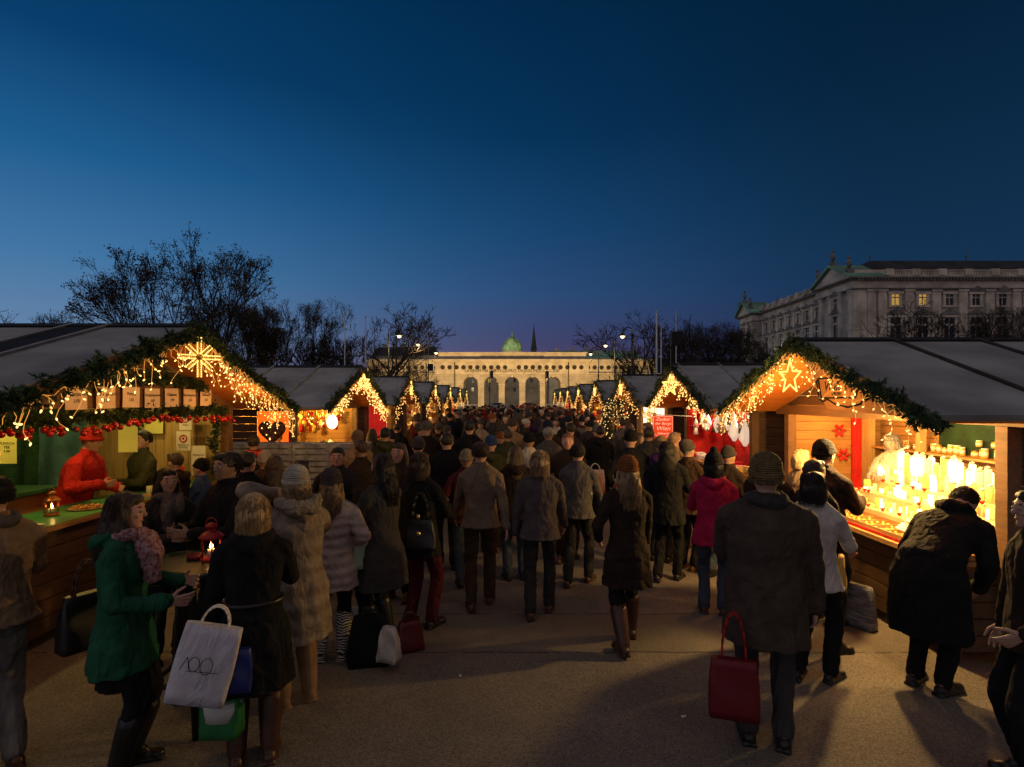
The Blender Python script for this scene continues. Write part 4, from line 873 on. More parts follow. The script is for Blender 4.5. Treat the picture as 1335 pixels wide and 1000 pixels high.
RIB = MB(); RIB.ball((0, 0, .02), (.02, .02, .02)); RIB.ball((.018, 0, .03), (.014, .008, .008)); RIB.ball((-.018, 0, .03), (.014, .008, .008)); ribm = RIB.mesh('bow', [redcloth])
for i in range(16): q = R.randrange(3); link('ribbon_bow', ribm, None, (4.24+q*.2, 5.5+R.random()*1.9, .965+.12*q), label='small red bow among the candles of the display', cat='bow', group='red bows among the candles')
# tray with compartments, red fringe, price tags
tr = thing('sales_tray', 'yellow partitioned tray of small candles along the counter edge with a red apron', 'tray', (3.85, 6.2, .87))
mb = MB(); mb.bb((-.08, -1.35, 0), (.3, 1.3, .012)); mb.bb((-.08, -1.35, .012), (-.065, 1.3, .05)); mb.bb((.285, -1.35, .012), (.3, 1.3, .06))
for i in range(12): mb.bb((-.065, -1.35+i*.235, .012), (.285, -1.34+i*.235, .045))
mb.build('tray', wly, tr)
mb = MB()
for i in range(26):
    y = -1.33+i*.103; mb.prism([(-.115, y, .02), (-.115, y+.1, .02), (-.115, y+.1, -.05), (-.115, y+.05, -.075), (-.115, y, -.05)], (.006, 0, 0))
mb.build('apron', redcloth, tr)
for i in range(14): o = thing('price_tag', 'small white price tag hung on the red apron of the candle stall', 'price tag', (3.725, 4.98+i*.19, .835), group='price tags on the red apron'); mb = MB(); mb.bb((0, -.022, -.025), (.003, .022, .025)); mb.build('card', paper, o); mb = MB(); mb.bb((-.001, -.012, .0), (.001, .012, .006)); mb.bb((-.001, -.012, -.012), (.001, .008, -.006)); mb.build('print', ink, o)
o = thing('honey_card', 'white card with bold black lettering propped on the candle tray', 'card', (3.93, 5.58, .99)); mb = MB(); mb.box((0, 0, 0), (.006, .34, .15), ry=.9); mb.build('card', paper, o)
for i, t in enumerate(('BIENENWACHS', 'KERZEN')): lettering(t, .048, ink, o, (-.004-(.035-.05*i)*-.62, 0, (.035-.05*i)*.62+.006), (math.radians(38), 0, -math.pi/2), .0006)
sml = mat('amber_small', (.8, .35, .05), var=.1, rough=.3, emit=.4, ecol=(1, .45, .05))  # small candles carry a weaker glow put into their material
TM = MB(); TM.lathe([(.014, 0), (.015, .02), (.012, .032), (.003, .034)], (0, 0, 0), 8); tmm = TM.mesh('tealight', [sml])
for i in range(11):
    for k in range(10):
        if R.random() < .85: link('tea_light', tmm, None, (3.81+(k % 5)*.058+R.uniform(-.006, .006), 4.93+i*.235+(k//5)*.1, .883), label='small amber candle in the compartments of the counter tray', cat='candle', group='amber candles in the counter tray')
# jars and bottles on wall shelves
jarm = mat('honey_glass', (.75, .36, .05), var=.2, vscale=20, rough=.12, spec=.7); 
def jar(x, y, z, r, h, lab, gr): o = thing('honey_jar', lab, 'jar', (x, y, z), group=gr); mb = MB(); mb.lathe([(r, 0), (r, h*.8), (r*.8, h*.88)], (0, 0, 0), 12); mb.build('glass', jarm, o); mb = MB(); mb.lathe([(r*.95, h*.86), (r*.95, h)], (0, 0, 0), 12); mb.build('lid', [brass, white][R.randrange(2)], o); mb = MB(); mb.lathe([(r*1.02, h*.2), (r*1.02, h*.65)], (0, 0, 0), 12); mb.build('jar_label', paper, [c for c in o.children if c.name.startswith('glass')][0])
for i in range(30):
    y = 5.05+i*.105
    if 5.9 < y < 6.1: continue
    jar(5.36+R.uniform(-.05, .04), y, 1.576, R.uniform(.03, .042), R.uniform(.07, .12), 'jar of honey on the upper wall shelf of the candle stall', 'honey jars on the upper shelf')
    if i % 2 == 0 and y < 6.6: jar(5.38, y+.03, 1.70, .032, .07, 'jar of honey on the upper wall shelf of the candle stall', 'honey jars on the upper shelf')
for i in range(9):
    o = thing('mead_bottle', 'bottle of honey wine on the lower wall shelf by the near post', 'bottle', (5.33+.06*(i % 2), 4.95+i*.12, 1.576 if i < 5 else 1.246), group='honey wine bottles at the near end of the shelves')
    mb = MB(); mb.lathe([(.04, 0), (.04, .14), (.014, .22), (.014, .28), (.017, .29)], (0, 0, 0), 12); mb.build('glass', jarm, o); mb = MB(); mb.lathe([(.041, .03), (.041, .1)], (0, 0, 0), 12); mb.build('bottle_label', white, o)
FL = MB()
for k in range(6): a = k*math.pi/3; FL.ball((.06*math.cos(a), 0, .06*math.sin(a)), (.05, .012, .025), 1, R=np.array(Matrix.Rotation(-a, 3, 'Y')))
flm = FL.mesh('poinsettia', [redcloth])
for x, z, lab in ((4.86, 1.78, 'upper red poinsettia pinned on the pine wall of the candle stall'), (4.92, 1.42, 'lower red poinsettia pinned on the pine wall of the candle stall')): link('poinsettia', flm, None, (x, 8.44, z), label=lab, cat='flower decoration')
o = thing('wall_lamp', 'warm spotlight under the roof above the candle display', 'lamp', (4.35, 5.6, 2.12)); mb = MB(); mb.lathe([(.03, .12), (.05, .1), (.09, 0)], (0, 0, 0), 14); mb.build('lamp_shade', brass, o); mb = MB(); mb.ball((0, 0, 0), .05, 2); mb.build('bulb', emitm('white_hot', (1, .85, .5), 20), o)
o = thing('wall_lamp', 'second spotlight farther inside above the candles', 'lamp', (4.45, 6.7, 2.12)); mb = MB(); mb.lathe([(.03, .12), (.05, .1), (.09, 0)], (0, 0, 0), 14); mb.build('lamp_shade', brass, o); mb = MB(); mb.ball((0, 0, 0), .05, 2); mb.build('bulb', MATS['white_hot'], o)
lamp('stall_light', 'POINT', (3.52, 5.7, 1.98), 260, (1, .62, .20), .05); lamp('stall_light', 'POINT', (4.3, 5.6, 2.0), 90, (1, .60, .20), .06); lamp('stall_light', 'POINT', (4.4, 6.8, 2.0), 60, (1, .58, .18), .06); lamp('stall_light', 'POINT', (4.6, 7.9, 1.95), 24, (1, .42, .08), .06)
# ------------------------------------------------------------------ second stall on the left
s3 = stall(-1, 12.5, 2.35, 2.05, 'second stall on the left, with an orange curtained side window and a glowing gift display', None, wa=4.0, ca=4.0, zc=1.0, aint=5.3, battens=(4.2, 5.2, 6.2), near_gap=[(4.09, 4.68, .02, 1.35), (4.09, 4.68, 2.02, 2.2), (4.68, 8., .02, 2.2)])
O3 = (-4, 12.5, 0)
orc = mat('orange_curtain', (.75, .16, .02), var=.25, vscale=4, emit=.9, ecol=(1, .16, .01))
o = thing('curtain', 'orange curtain glowing in the side window of the second left stall', 'curtain', (-4.385, 10.50, 1.35))
for a, b in ((-.31, -.02), (.02, .31)):
    mb = MB(); n = 22; rows = []
    for j in range(9):
        z = .67*(1-j/8); pinch = 1-.45*math.exp(-((z-.2)/.15)**2)*1; c = (a if a < -.1 else b); rows.append([(c+((a+(b-a)*i/n)-c)*pinch, .025*math.sin(i*1.5+j*.2), z) for i in range(n+1)])
    V = np.array(rows).reshape(-1, 3); F = [[j*(n+1)+i, j*(n+1)+i+1, (j+1)*(n+1)+i+1, (j+1)*(n+1)+i] for j in range(8) for i in range(n)]; mb.add(V, F, 0, True); mb.build('drape', orc, o, fix=False)
o = thing('heart_ornament', 'large wicker heart with lights in front of the orange curtain', 'ornament', (-4.36, 10.34, 1.68))
mb = MB(); hp = [(.23*(math.sin(t)**3), 0, .23*(.81*math.cos(t)-.31*math.cos(2*t)-.12*math.cos(3*t)-.06*math.cos(4*t))) for t in np.linspace(0, 2*math.pi, 29)]
for f in (1, .86, .72, .58, .44, .3, .15): mb.tube([(x*f, .05*math.sqrt(max(0, 1-f*f))*-1, z*f-.02) for x, _, z in hp], .022, 6)
mb.build('wicker', mat('wicker', (.12, .05, .03), var=.5, vscale=30), o); mb = MB(); mb.balls([(x*.7+R.uniform(-.03, .03), -.08, z*.7) for x, _, z in hp[::3]], .012, 1); mb.build('bulb', bulbm, o)
garland('fir garland on the gable of the second left stall', O3, rakes(-1, 2.35, off=.03), .075, 190, 33, nn=18)
light_curtain('bright icicle lights on the nearer slope of the second left stall', O3, [((.72, -2.2, 2.08), (.72, 0, 2.86))], 31, r=.009, L_=.03, step=.035, hi=.34, sway=.12)
light_curtain('bright icicle lights on the farther slope of the second left stall', O3, [((.72, 0, 2.86), (.72, 2.3, 2.06))], 32, r=.009, L_=.03, step=.024, hi=.5, sway=.12)
rope_star('small bright star light in the gable of the second left stall', (-3.2, 12.3, 2.62), .16, 'star', math.radians(25), sc=1.5)
for y, p in ((-1, 50), (1, 50)): lamp('stall_light', 'POINT', (-4.7, 12.5+y, 1.95), p*1.8, (1, .64, .13), .08)
o = thing('hanging_lamp', 'bare bright bulb hanging in the second left stall', 'lamp', (-4.3, 13.6, 1.7)); mb = MB(); mb.ball((0, 0, 0), (.13, .13, .17), 2); mb.build('bulb', emitm('shop_bulb', (1, .86, .42), 6), o); mb = MB(); mb.cyl((0, 0, .15), (0, 0, .5), .006, n=4); mb.build('cord', ink, o)
lamp('gable_light', 'POINT', (-3.2, 12.7, 2.3), 18, (1, .45, .1), .2)
def goods_hang(s, y0, y1, a0, a1, zt, n, mats_, seed, lab, cat, gr, nm='hanging_ornament', kinds=(0, 1, 2), zr=.35, sc=1.):
    R = random.Random(seed)
    for i in range(n):
        k = R.choice(kinds); m = R.choice(mats_); z = zt-R.uniform(0, zr); x = s*R.uniform(a0, a1); y = R.uniform(y0, y1); mb = MB()
        if k == 0: mb.ball((0, 0, -.07*sc), .05*sc, 1)
        elif k == 1: mb.lathe([(.06*sc, -.2*sc), (.045*sc, -.1*sc), (.004, 0)], (0, 0, 0), 8)
        elif k == 2:
            t = np.linspace(0, 2*math.pi, 15); mb.tube([(0, .07*sc*(math.sin(q)**3), -.08*sc+.07*sc*(.81*math.cos(q)-.31*math.cos(2*q)-.12*math.cos(3*q))) for q in t], .013*sc, 5)
        mb.cyl((0, 0, 0), (0, 0, zt+.12-z), .003, n=3); mb.build(nm, m, None, (x, y, z), label=lab, cat=cat, group=gr)
yg = mat('straw_gold', (.75, .50, .12), var=.3, rough=.5); shw = mat('white_felt', (.75, .72, .66), var=.1); pk = mat('pink_felt', (.6, .2, .2), var=.2)
goods_hang(-1, 11.2, 14.3, 4.3, 5.1, 2.0, 110, [yg, shw, yg, yg, redcloth], 3, 'ornament hanging in the glowing display of the second left stall', 'ornament', 'ornaments hanging in the second left stall')
R = random.Random(9)
for i in range(14): mb = MB(); h = R.uniform(.12, .3); mb.lathe([(.1, 0), (.12, h*.3), (.09, h*.7), (.02, h)], (0, 0, 0), 12); mb.build('gift_basket', R.choice([yg, shw, redcloth, mat('brown_felt', (.12, .06, .04))]), None, (-4.4+R.uniform(-.12, .1), 10.8+i*.26, 1.005), label='wrapped gift on the counter of the second left stall', cat='gift', group='gifts on the counter of the second left stall')
# grey crates in front of it
grc = mat('grey_crate', (.34, .32, .30), var=.3, vscale=8, bump=.3); 
CR = []
def crate_mesh():
    mb = MB(); w_, d_, h_ = .60, .40, .30
    for z in (.02, .12, .22):
        for y in (-d_/2, d_/2): mb.bb((-w_/2, y-.012, z), (w_/2, y+.012, z+.07))
        for x in (-w_/2, w_/2): mb.bb((x-.012, -d_/2, z), (x+.012, d_/2, z+.07))
    for x in (-w_/2+.02, w_/2-.02):
        for y in (-d_/2+.02, d_/2-.02): mb.bb((x-.028, y-.03, 0), (x+.028, y+.03, h_-.005))
    mb.bb((-w_/2, -d_/2, 0), (w_/2, d_/2, .015)); mb.bb((-w_/2+.03, -d_/2+.03, .03), (w_/2-.03, d_/2-.03, .28)); return mb.mesh('crate', [grc])
cm = crate_mesh()
for i in range(4):
    for j in range(5):
        link('crate', cm, None, (-4.62+i*.62+R.uniform(-.008, .008), 9.72+R.uniform(-.01, .01), j*.302), label=['grey slatted crate in the leftmost stack before the second left stall', 'grey slatted crate in the second stack from the left', 'grey slatted crate in the third stack from the left', 'grey slatted crate in the rightmost stack'][i], cat='crate', group='grey crates, stack %s' % ('one', 'two', 'three', 'four')[i])
# ------------------------------------------------------------------ second stall on the right (red goods)
s4 = stall(1, 11.65, 2.1, 1.85, 'second stall on the right, lined in red cloth with white felt hats hanging', None, ca=3.95, zc=.95, aint=5.0, battens=(3.36, 4.2, 5.2, 6.2), backm=redcloth, gablem=wdy)
O4 = (4, 11.65, 0)
mb = MB(); mb.bb((.15, 1.76, .9), (.98, 1.80, 2.1)); mb.build('red_lining', redcloth, s4)
garland('fir garland on the gable of the second right stall', O4, rakes(1, 2.1, off=.03), .075, 190, 43, nn=18)
light_curtain('icicle lights on the farther slope of the second right stall', O4, [((-.72, 2.1, 2.06), (-.72, 0, 2.86))], 41, r=.009, L_=.03, step=.028, hi=.42, sway=.12)
light_curtain('icicle lights on the nearer slope of the second right stall', O4, [((-.72, 0, 2.86), (-.72, -2.1, 2.06))], 42, r=.009, L_=.03, step=.05, hi=.4, sway=.12)
rope_star('tall star light in the gable of the second right stall', (3.2, 11.5, 2.52), .22, 'star', math.radians(-20), sc=1.4)
lamp('gable_light', 'POINT', (3.2, 11.8, 2.3), 18, (1, .42, .09), .2)
for y, p in ((-.9, 50), (.8, 40)): lamp('stall_light', 'POINT', (4.5, 11.65+y, 1.98), p, (1, .66, .36), .08)
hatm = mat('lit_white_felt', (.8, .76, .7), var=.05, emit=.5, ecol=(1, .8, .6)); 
for i, (x, y, z, r, h) in enumerate(((4.22, 10.3, 1.52, .13, .42), (4.2, 10.75, 1.58, .13, .42), (4.3, 11.35, 1.75, .09, .26), (4.25, 11.8, 1.68, .08, .4), (4.3, 12.5, 1.70, .1, .3), (4.4, 10.1, 1.6, .08, .3), (4.35, 12.9, 1.72, .09, .3))):
    r *= .85; h *= .9; mb = MB(); mb.lathe([(r*.25, -.13), (r*.6, -.06), (r, 0), (r*.72, h*.35), (r*.3, h*.7), (.005, h)], (0, 0, 0), 12); mb.cyl((0, 0, h), (0, 0, 2.1-z), .003, n=3); mb.build('felt_gnome', [hatm], None, (x, y, z), label='white pointed felt gnome hanging against the red cloth of the second right stall', cat='ornament', group='white felt gnomes of the second right stall')
goods_hang(1, 10.2, 13.3, 4.15, 4.9, 2.0, 90, [yg, pk, shw, mat('dark_wicker', (.1, .06, .04)), mat('wicker_heart', (.3, .2, .12)), redb], 8, 'small ornament hanging among the white gnomes', 'ornament', 'small ornaments of the second right stall', kinds=(0, 2, 1), sc=1.1)
for i in range(18): mb = MB(); mb.box((0, 0, .04), (R.uniform(.14, .26), R.uniform(.12, .2), R.uniform(.05, .1)), rz=R.uniform(-.3, .3)); mb.build('gift_box', R.choice([shw, redcloth, yg, pk]), None, (4.12+R.uniform(-.1, .28), 9.95+i*.18, .953), label='small boxed gift on the sloping counter of the second right stall', cat='gift', group='gift boxes of the second right stall')
o = thing('hanging_banner', 'red shield shaped banner with white script hanging from a pole at the second right stall', 'banner', (3.42, 12.9, 1.62), math.radians(-8))
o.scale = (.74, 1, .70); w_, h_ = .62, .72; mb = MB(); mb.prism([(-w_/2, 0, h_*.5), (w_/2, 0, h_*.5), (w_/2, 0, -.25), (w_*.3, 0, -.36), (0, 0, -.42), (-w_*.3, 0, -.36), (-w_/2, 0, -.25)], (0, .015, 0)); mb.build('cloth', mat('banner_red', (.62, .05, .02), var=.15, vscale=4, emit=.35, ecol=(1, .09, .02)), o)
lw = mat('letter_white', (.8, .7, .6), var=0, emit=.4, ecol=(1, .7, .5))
mb = MB(); e_ = [(-w_/2+.03, -.003, h_*.46), (w_/2-.03, -.003, h_*.46), (w_/2-.03, -.003, -.23), (0, -.003, -.38), (-w_/2+.03, -.003, -.23), (-w_/2+.03, -.003, h_*.46)]; mb.tube(e_, .006, 4); mb.build('border', lw, [c for c in o.children if c.name.startswith('cloth')][0])
for i, (t, z_, q) in enumerate((('Zauber', .24, .15), ('der Berge', .10, .12), ('Wien', -.06, .19), ('Advent', -.22, .12))): lettering(t, q, lw, o, (0, -.006, z_), (math.pi/2, 0, 0), .001, .3)
mb = MB(); mb.cyl((-.31, 0, .40), (.85, -.05, .34), .012, n=6); mb.build('pole', polew, o)
# ------------------------------------------------------------------ the receding rows
def row_proto(s, sidem):
    o = stall(s, 0, 2.15, 1.85, 'stall', 'stalls', zc=1.0, aint=5.2, battens=(4.2, 5.4), gablem=rakew); return o
LBL = {-1: ['third stall on the left, a small red curtain beside its white lit front', 'fourth stall on the left', 'fifth stall on the left', 'sixth stall on the left', 'farthest stall on the left, next to the gate arch'],
        1: ['third stall on the right, with bright white windows', 'fourth stall on the right, behind the lit fir tree', 'fifth stall on the right', 'sixth stall on the right', 'seventh stall on the right', 'farthest stall on the right, low in front of the fifth arch']}
YS = {-1: [18.2, 24, 29.8, 35.4, 40.5], 1: [16.9, 22.2, 27.7, 33, 38, 43]}
whm = emitm('white_panel', (1, .86, .62), 1.6)
for s in (-1, 1):
    pr = row_proto(s, None); side = 'left' if s < 0 else 'right'
    gm = garland_mesh(rakes(s, 2.15, off=.03), .12, 60, 60+s, nn=14, nl=.07, sl=.13)
    ws, bs = icicle([((-s*.72, -2.1, 2.06), (-s*.72, 0, 2.86)), ((-s*.72, 0, 2.86), (-s*.72, 2.1, 2.06))], 90+s, step=.075, hi=.5, sway=.12)
    mb = MB(); bulb_mb(mb, bs, .011, .035, 5); 
    lm = mb.mesh('light_curtain', [bulbfar]); st = MB(); t_ = [(-s*.78+0*k, math.sin(k*math.pi/5)*(.2 if k % 2 == 0 else .09), 2.58+math.cos(k*math.pi/5)*(.24 if k % 2 == 0 else .1)) for k in range(11)]; st.tube(t_, .022, 5); stm = st.mesh('light_star', [ropem])
    for i, Y in enumerate(YS[s]):
        if i == 0: o = pr; o.location = (s*4, Y, 0); o['label'] = LBL[s][0]
        else: o = dupthing(pr, (s*4, Y, 0), label=LBL[s][i])
        o['group'] = 'stalls receding on the %s' % side
        nth = LBL[s][i].split(' stall')[0]
        link('fir_garland', gm, None, (s*4, Y, 0), label='fir garland on the gable of the %s stall on the %s' % (nth, side), cat='garland', group='garlands of the %s row' % side)
        link('bulb', lm, tag(link('light_curtain', None, None, (s*4, Y, 0)), label='glowing light curtain of the %s stall on the %s' % (nth, side), cat='string lights', group='light curtains of the %s row' % side), kind='stuff')
        link('light_star', stm, None, (s*4, Y, 0), label='star light in the gable of the %s stall on the %s' % (nth, side), cat='star light', group='star lights of the %s row' % side)
        lamp('stall_light', 'POINT', (s*4.6, Y, 1.95), 50, (1, .64, .24), .1); lamp('gable_light', 'POINT', (s*3.15, Y, 2.2), 17, (1, .42, .09), .2)
        R = random.Random(i*7+s)
        for k in range(16):
            mb = MB(); c = R.choice([redcloth, shw, yg, yg, pk, white]); z = R.uniform(1.45, 1.85); mb.ball((0, 0, 0), R.uniform(.07, .12), 1); mb.cyl((0, 0, 0), (0, 0, 2.05-z), .006, n=3); mb.build('hanging_ornament', c, None, (s*R.uniform(4.05, 4.5), Y+R.uniform(-1.6, 1.6), z), label='colourful ornament hanging in the %s stall on the %s' % (nth, side), cat='ornament', group='ornaments of the %s %s stall' % (nth, side))
        for k in range(9):
            mb = MB(); h = R.uniform(.15, .4); mb.lathe([(.12, 0), (.13, h*.5), (.05, h)], (0, 0, 0), 8); mb.build('gift', R.choice([redcloth, shw, yg, white]), None, (s*R.uniform(4.25, 4.5), Y-1.6+k*.4, 1.0), label='ware on the counter of the %s stall on the %s' % (nth, side), cat='ware', group='wares of the %s %s stall' % (nth, side))
o = thing('glow_panel', 'bright white windows of the third right stall, as glowing panels', 'glowing panel', (4.25, 16.9, 1.2));  # added glowing panels stand in for the bright stall windows
for y in (-.85, .45): mb = MB(); mb.bb((0, y, 0), (.05, y+1.05, .78)); mb.build('panel', whm, o)
lamp('panel_glow', 'POINT', (3.8, 16.9, 1.6), 14, (1, .8, .5), .2)
o = thing('glow_panel', 'white front of the third left stall, as a pale glowing panel', 'glowing panel', (-4.3, 18.4, 1.2)); mb = MB(); mb.bb((0, -.6, 0), (.05, .9, .6)); mb.build('panel', emitm('pale_panel', (.9, .8, .45), .8), o)  # added glowing panel stands in for the white stall front
o = thing('curtain', 'red curtain at the side of the third left stall', 'curtain', (-4.05, 16.1, 1.2)); mb = MB(); V = np.array([[(x*.5, .03*math.sin(i*1.7), z*.85) for i, x in enumerate(np.linspace(0, 1, 14))] for z in (0, 1)]).reshape(-1, 3); mb.add(V, [[i, i+1, 15+i, 14+i] for i in range(13)], 0, True); mb.build('drape', mat('red_curtain', (.6, .02, .02), var=.2, emit=.3, ecol=(1, .03, .02)), o, fix=False)
# fir tree with lights at the third right stall
o = thing('christmas_tree', 'fir tree covered in warm lights in front of the third right stall', 'christmas tree', (2.95, 16.2, 0))
R_ = np.random.default_rng(4); k = 520; hgt = R_.uniform(.35, 2.25, k)**1; rad = (2.35-hgt)*.36; an = R_.uniform(0, 6.28, k); C = np.stack([np.cos(an)*rad*R_.uniform(.4, 1, k), np.sin(an)*rad*R_.uniform(.4, 1, k), hgt], 1)
mb = MB(); D = nrm(np.stack([np.cos(an), np.sin(an), np.full(k, -.15)], 1)+R_.normal(0, .3, (k, 3))); mb.segs(C, C+D*.22, .008, .003, 3, 2)
for j in range(22): base = C+D*.22*(j+1)/22; ND = nrm(D+nrm(R_.normal(size=(k, 3)))); W_ = nrm(np.cross(ND, R_.normal(size=(k, 3))))*.006; mb.tris(base-W_, base+W_, base+ND*.055, j % 4 == 0)
mb.build('crown', [fir, fir2, firs], o, fix=False); mb = MB(); mb.cyl((0, 0, 0), (0, 0, 2.0), .05, .015, 8); mb.build('trunk', bark, o)
mb = MB(); mb.balls((C+D*.18)[::2], .014, 1); mb.build('bulb', emitm('tree_bulb', (1, .60, .2), 2.4), o, fix=False, kind='stuff'); lamp('tree_glow', 'POINT', (2.2, 15.8, 1.7), 8, (1, .6, .2), .3)
# bar table and its things
o = thing('bar_table', 'dark green round standing table with splayed wooden legs between the two women', 'table', (-2.28, 3.98, 0), .35)
tbm = mat('green_tabletop', (.016, .04, .022), var=.4, vscale=6, rough=.25, spec=.6); lgm = mat('black_wood', (.012, .012, .010), var=.3, rough=.6)
mb = MB(); mb.lathe([(.36, 1.06), (.375, 1.07), (.375, 1.095), (.365, 1.105)], (0, 0, 0), 40); mb.build('tabletop', tbm, o)
for k in range(4):
    a = k*math.pi/2+.4; mb = MB(); mb.tube([(.30*math.cos(a), .30*math.sin(a), 0), (.10*math.cos(a), .10*math.sin(a), 1.06)], .034, 4); mb.build('leg', lgm, o)
for k in range(4):
    a, b = k*math.pi/2+.4, (k+1)*math.pi/2+.4; mb = MB(); mb.tube([(.24*math.cos(a), .24*math.sin(a), .32), (.24*math.cos(b), .24*math.sin(b), .32)], .022, 4); mb.build('stretcher', lgm, o)
redm = mat('red_lacquer', (.42, .02, .02), var=.1, rough=.35)
lantern('red lantern with a burning candle on the dark standing table', (-2.14, 4.05, 1.105), redm, None, 1.25)
o = thing('ashtray', 'dark red round ashtray beside the red lantern', 'ashtray', (-2.27, 4.08, 1.105)); mb = MB(); mb.lathe([(.055, 0), (.06, .03), (.05, .03), (.045, .01)], (0, 0, 0), 16); mb.build('dish', mat('dark_red_metal', (.12, .01, .01), var=.1, rough=.3), o)
R = random.Random(3)
for x, y, rz, lab in ((-2.75, 4.3, .4, 'scrap of white paper on the ground by the green counter'), (-2.0, 4.4, 1.2, 'crumpled napkin on the ground under the standing table'), (1.2, 4.0, .3, 'small paper ticket lying on the paving before the big man'), (-.4, 4.6, 2., 'small crumpled wrapper on the open paving')):
    mb = MB(); mb.add(np.array([[i*.012, j*.012, .004+R.uniform(0, .008)] for i in range(4) for j in range(3)]), [[i*3+j, (i+1)*3+j, (i+1)*3+j+1, i*3+j+1] for i in range(3) for j in range(2)]); o = mb.build('litter', paper, None, (x, y, .001), fix=False, label=lab, cat='litter'); o.rotation_euler[2] = rz
# ================================================================== people
def skinm(n, c): return mat(n, c, var=.08, vscale=12, rough=.55, spec=.35)
SKIN = [skinm('skin_light', (.42, .24, .17)), skinm('skin_rosy', (.46, .25, .19)), skinm('skin_tan', (.30, .17, .11))]
def cloth(n, c, fold=.75, **k): return mat('cloth_'+n, c, var=k.pop('var', .18), vscale=k.pop('vscale', 7), bump=k.pop('bump', .25), bscale=k.pop('bscale', 350), fold=fold, rough=k.pop('rough', .9), spec=.15, **k)
def hairm(n, c): return mat('hair_'+n, c, var=.45, vscale=6, bump=.8, bscale=9, stretch=(14, 14, 1.2), rough=.5, spec=.4)
HAIR = dict(brown=hairm('brown', (.05, .028, .016)), dark=hairm('dark', (.014, .010, .008)), blonde=hairm('blonde', (.42, .27, .12)), grey=hairm('grey', (.20, .18, .16)), ginger=hairm('ginger', (.18, .07, .025)), fair=hairm('fair', (.25, .16, .085)))
def quilt(n, c, freq=13.):
    m = cloth(n, c, fold=.5, rough=.45); nt = m.node_tree; N = nt.nodes; L = nt.links; b = N['Principled BSDF']
    tc = N.new('ShaderNodeTexCoord'); w = N.new('ShaderNodeTexWave'); w.bands_direction = 'Z'; w.wave_profile = 'SIN'; w.inputs['Scale'].default_value = freq/6.28*1.6; w.inputs['Distortion'].default_value = 1.6; w.inputs['Detail'].default_value = 2; w.inputs['Detail Scale'].default_value = 1.2
    L.new(tc.outputs['Object'], w.inputs['Vector']); bp = N.new('ShaderNodeBump'); bp.inputs['Strength'].default_value = .6; bp.inputs['Distance'].default_value = .018
    old = b.inputs['Normal'].links[0].from_socket; L.new(old, bp.inputs['Normal']); L.new(w.outputs['Fac'], bp.inputs['Height']); L.new(bp.outputs[0], b.inputs['Normal']); return m
KN = {}
def knitted(m):
    if m.name not in KN:
        k = m.copy(); k.name = m.name.replace('cloth', 'knit'); nt = k.node_tree; N = nt.nodes; L = nt.links; b = N['Principled BSDF']; tc = N.new('ShaderNodeTexCoord')
        w = N.new('ShaderNodeTexWave'); w.bands_direction = 'Z'; w.inputs['Scale'].default_value = 22; w.inputs['Distortion'].default_value = 2.5; w.inputs['Detail'].default_value = 2
        v = N.new('ShaderNodeTexVoronoi'); v.inputs['Scale'].default_value = 95; L.new(tc.outputs['Object'], w.inputs['Vector']); L.new(tc.outputs['Object'], v.inputs['Vector'])
        a = N.new('ShaderNodeMath'); a.operation = 'ADD'; L.new(w.outputs['Fac'], a.inputs[0]); L.new(v.outputs['Distance'], a.inputs[1])
        bp = N.new('ShaderNodeBump'); bp.inputs['Strength'].default_value = .9; bp.inputs['Distance'].default_value = .012; L.new(a.outputs[0], bp.inputs['Height']); L.new(bp.outputs[0], b.inputs['Normal']); KN[m.name] = k
    return KN[m.name]
def V3(*a): return np.array(a, float)
def ik(a, b, l1, l2, pole):
    d = b-a; D = np.linalg.norm(d); D2 = min(D, (l1+l2)*.999); u = d/D; b = a+u*D2
    x = (l1*l1-l2*l2+D2*D2)/(2*D2); h = math.sqrt(max(0, l1*l1-x*x)); p = np.array(pole, float); p = p-u*p.dot(u); p = p/(np.linalg.norm(p) or 1)
    return a+u*x+p*h, b
def rotx(p, t, piv):
    y, z = p[1]-piv[1], p[2]-piv[2]; return V3(p[0], piv[1]+y*math.cos(t)+z*math.sin(t), piv[2]+z*math.cos(t)-y*math.sin(t))
def rotz(p, t, piv=(0, 0, 0)):
    x, y = p[0]-piv[0], p[1]-piv[1]; return V3(piv[0]+x*math.cos(t)-y*math.sin(t), piv[1]+x*math.sin(t)+y*math.cos(t), p[2])
ARMS = dict(down=(.27, .06, .80), front=(.10, .34, 1.14), face=(.07, .20, 1.50), pocket=(.23, .14, .95), low=(.24, .10, .76), out=(.16, .27, 1.11), cross=(-.05, .24, 1.12), swing=(.26, .26, .86), back=(.26, -.20, .84), reach=(.14, .52, 1.02))
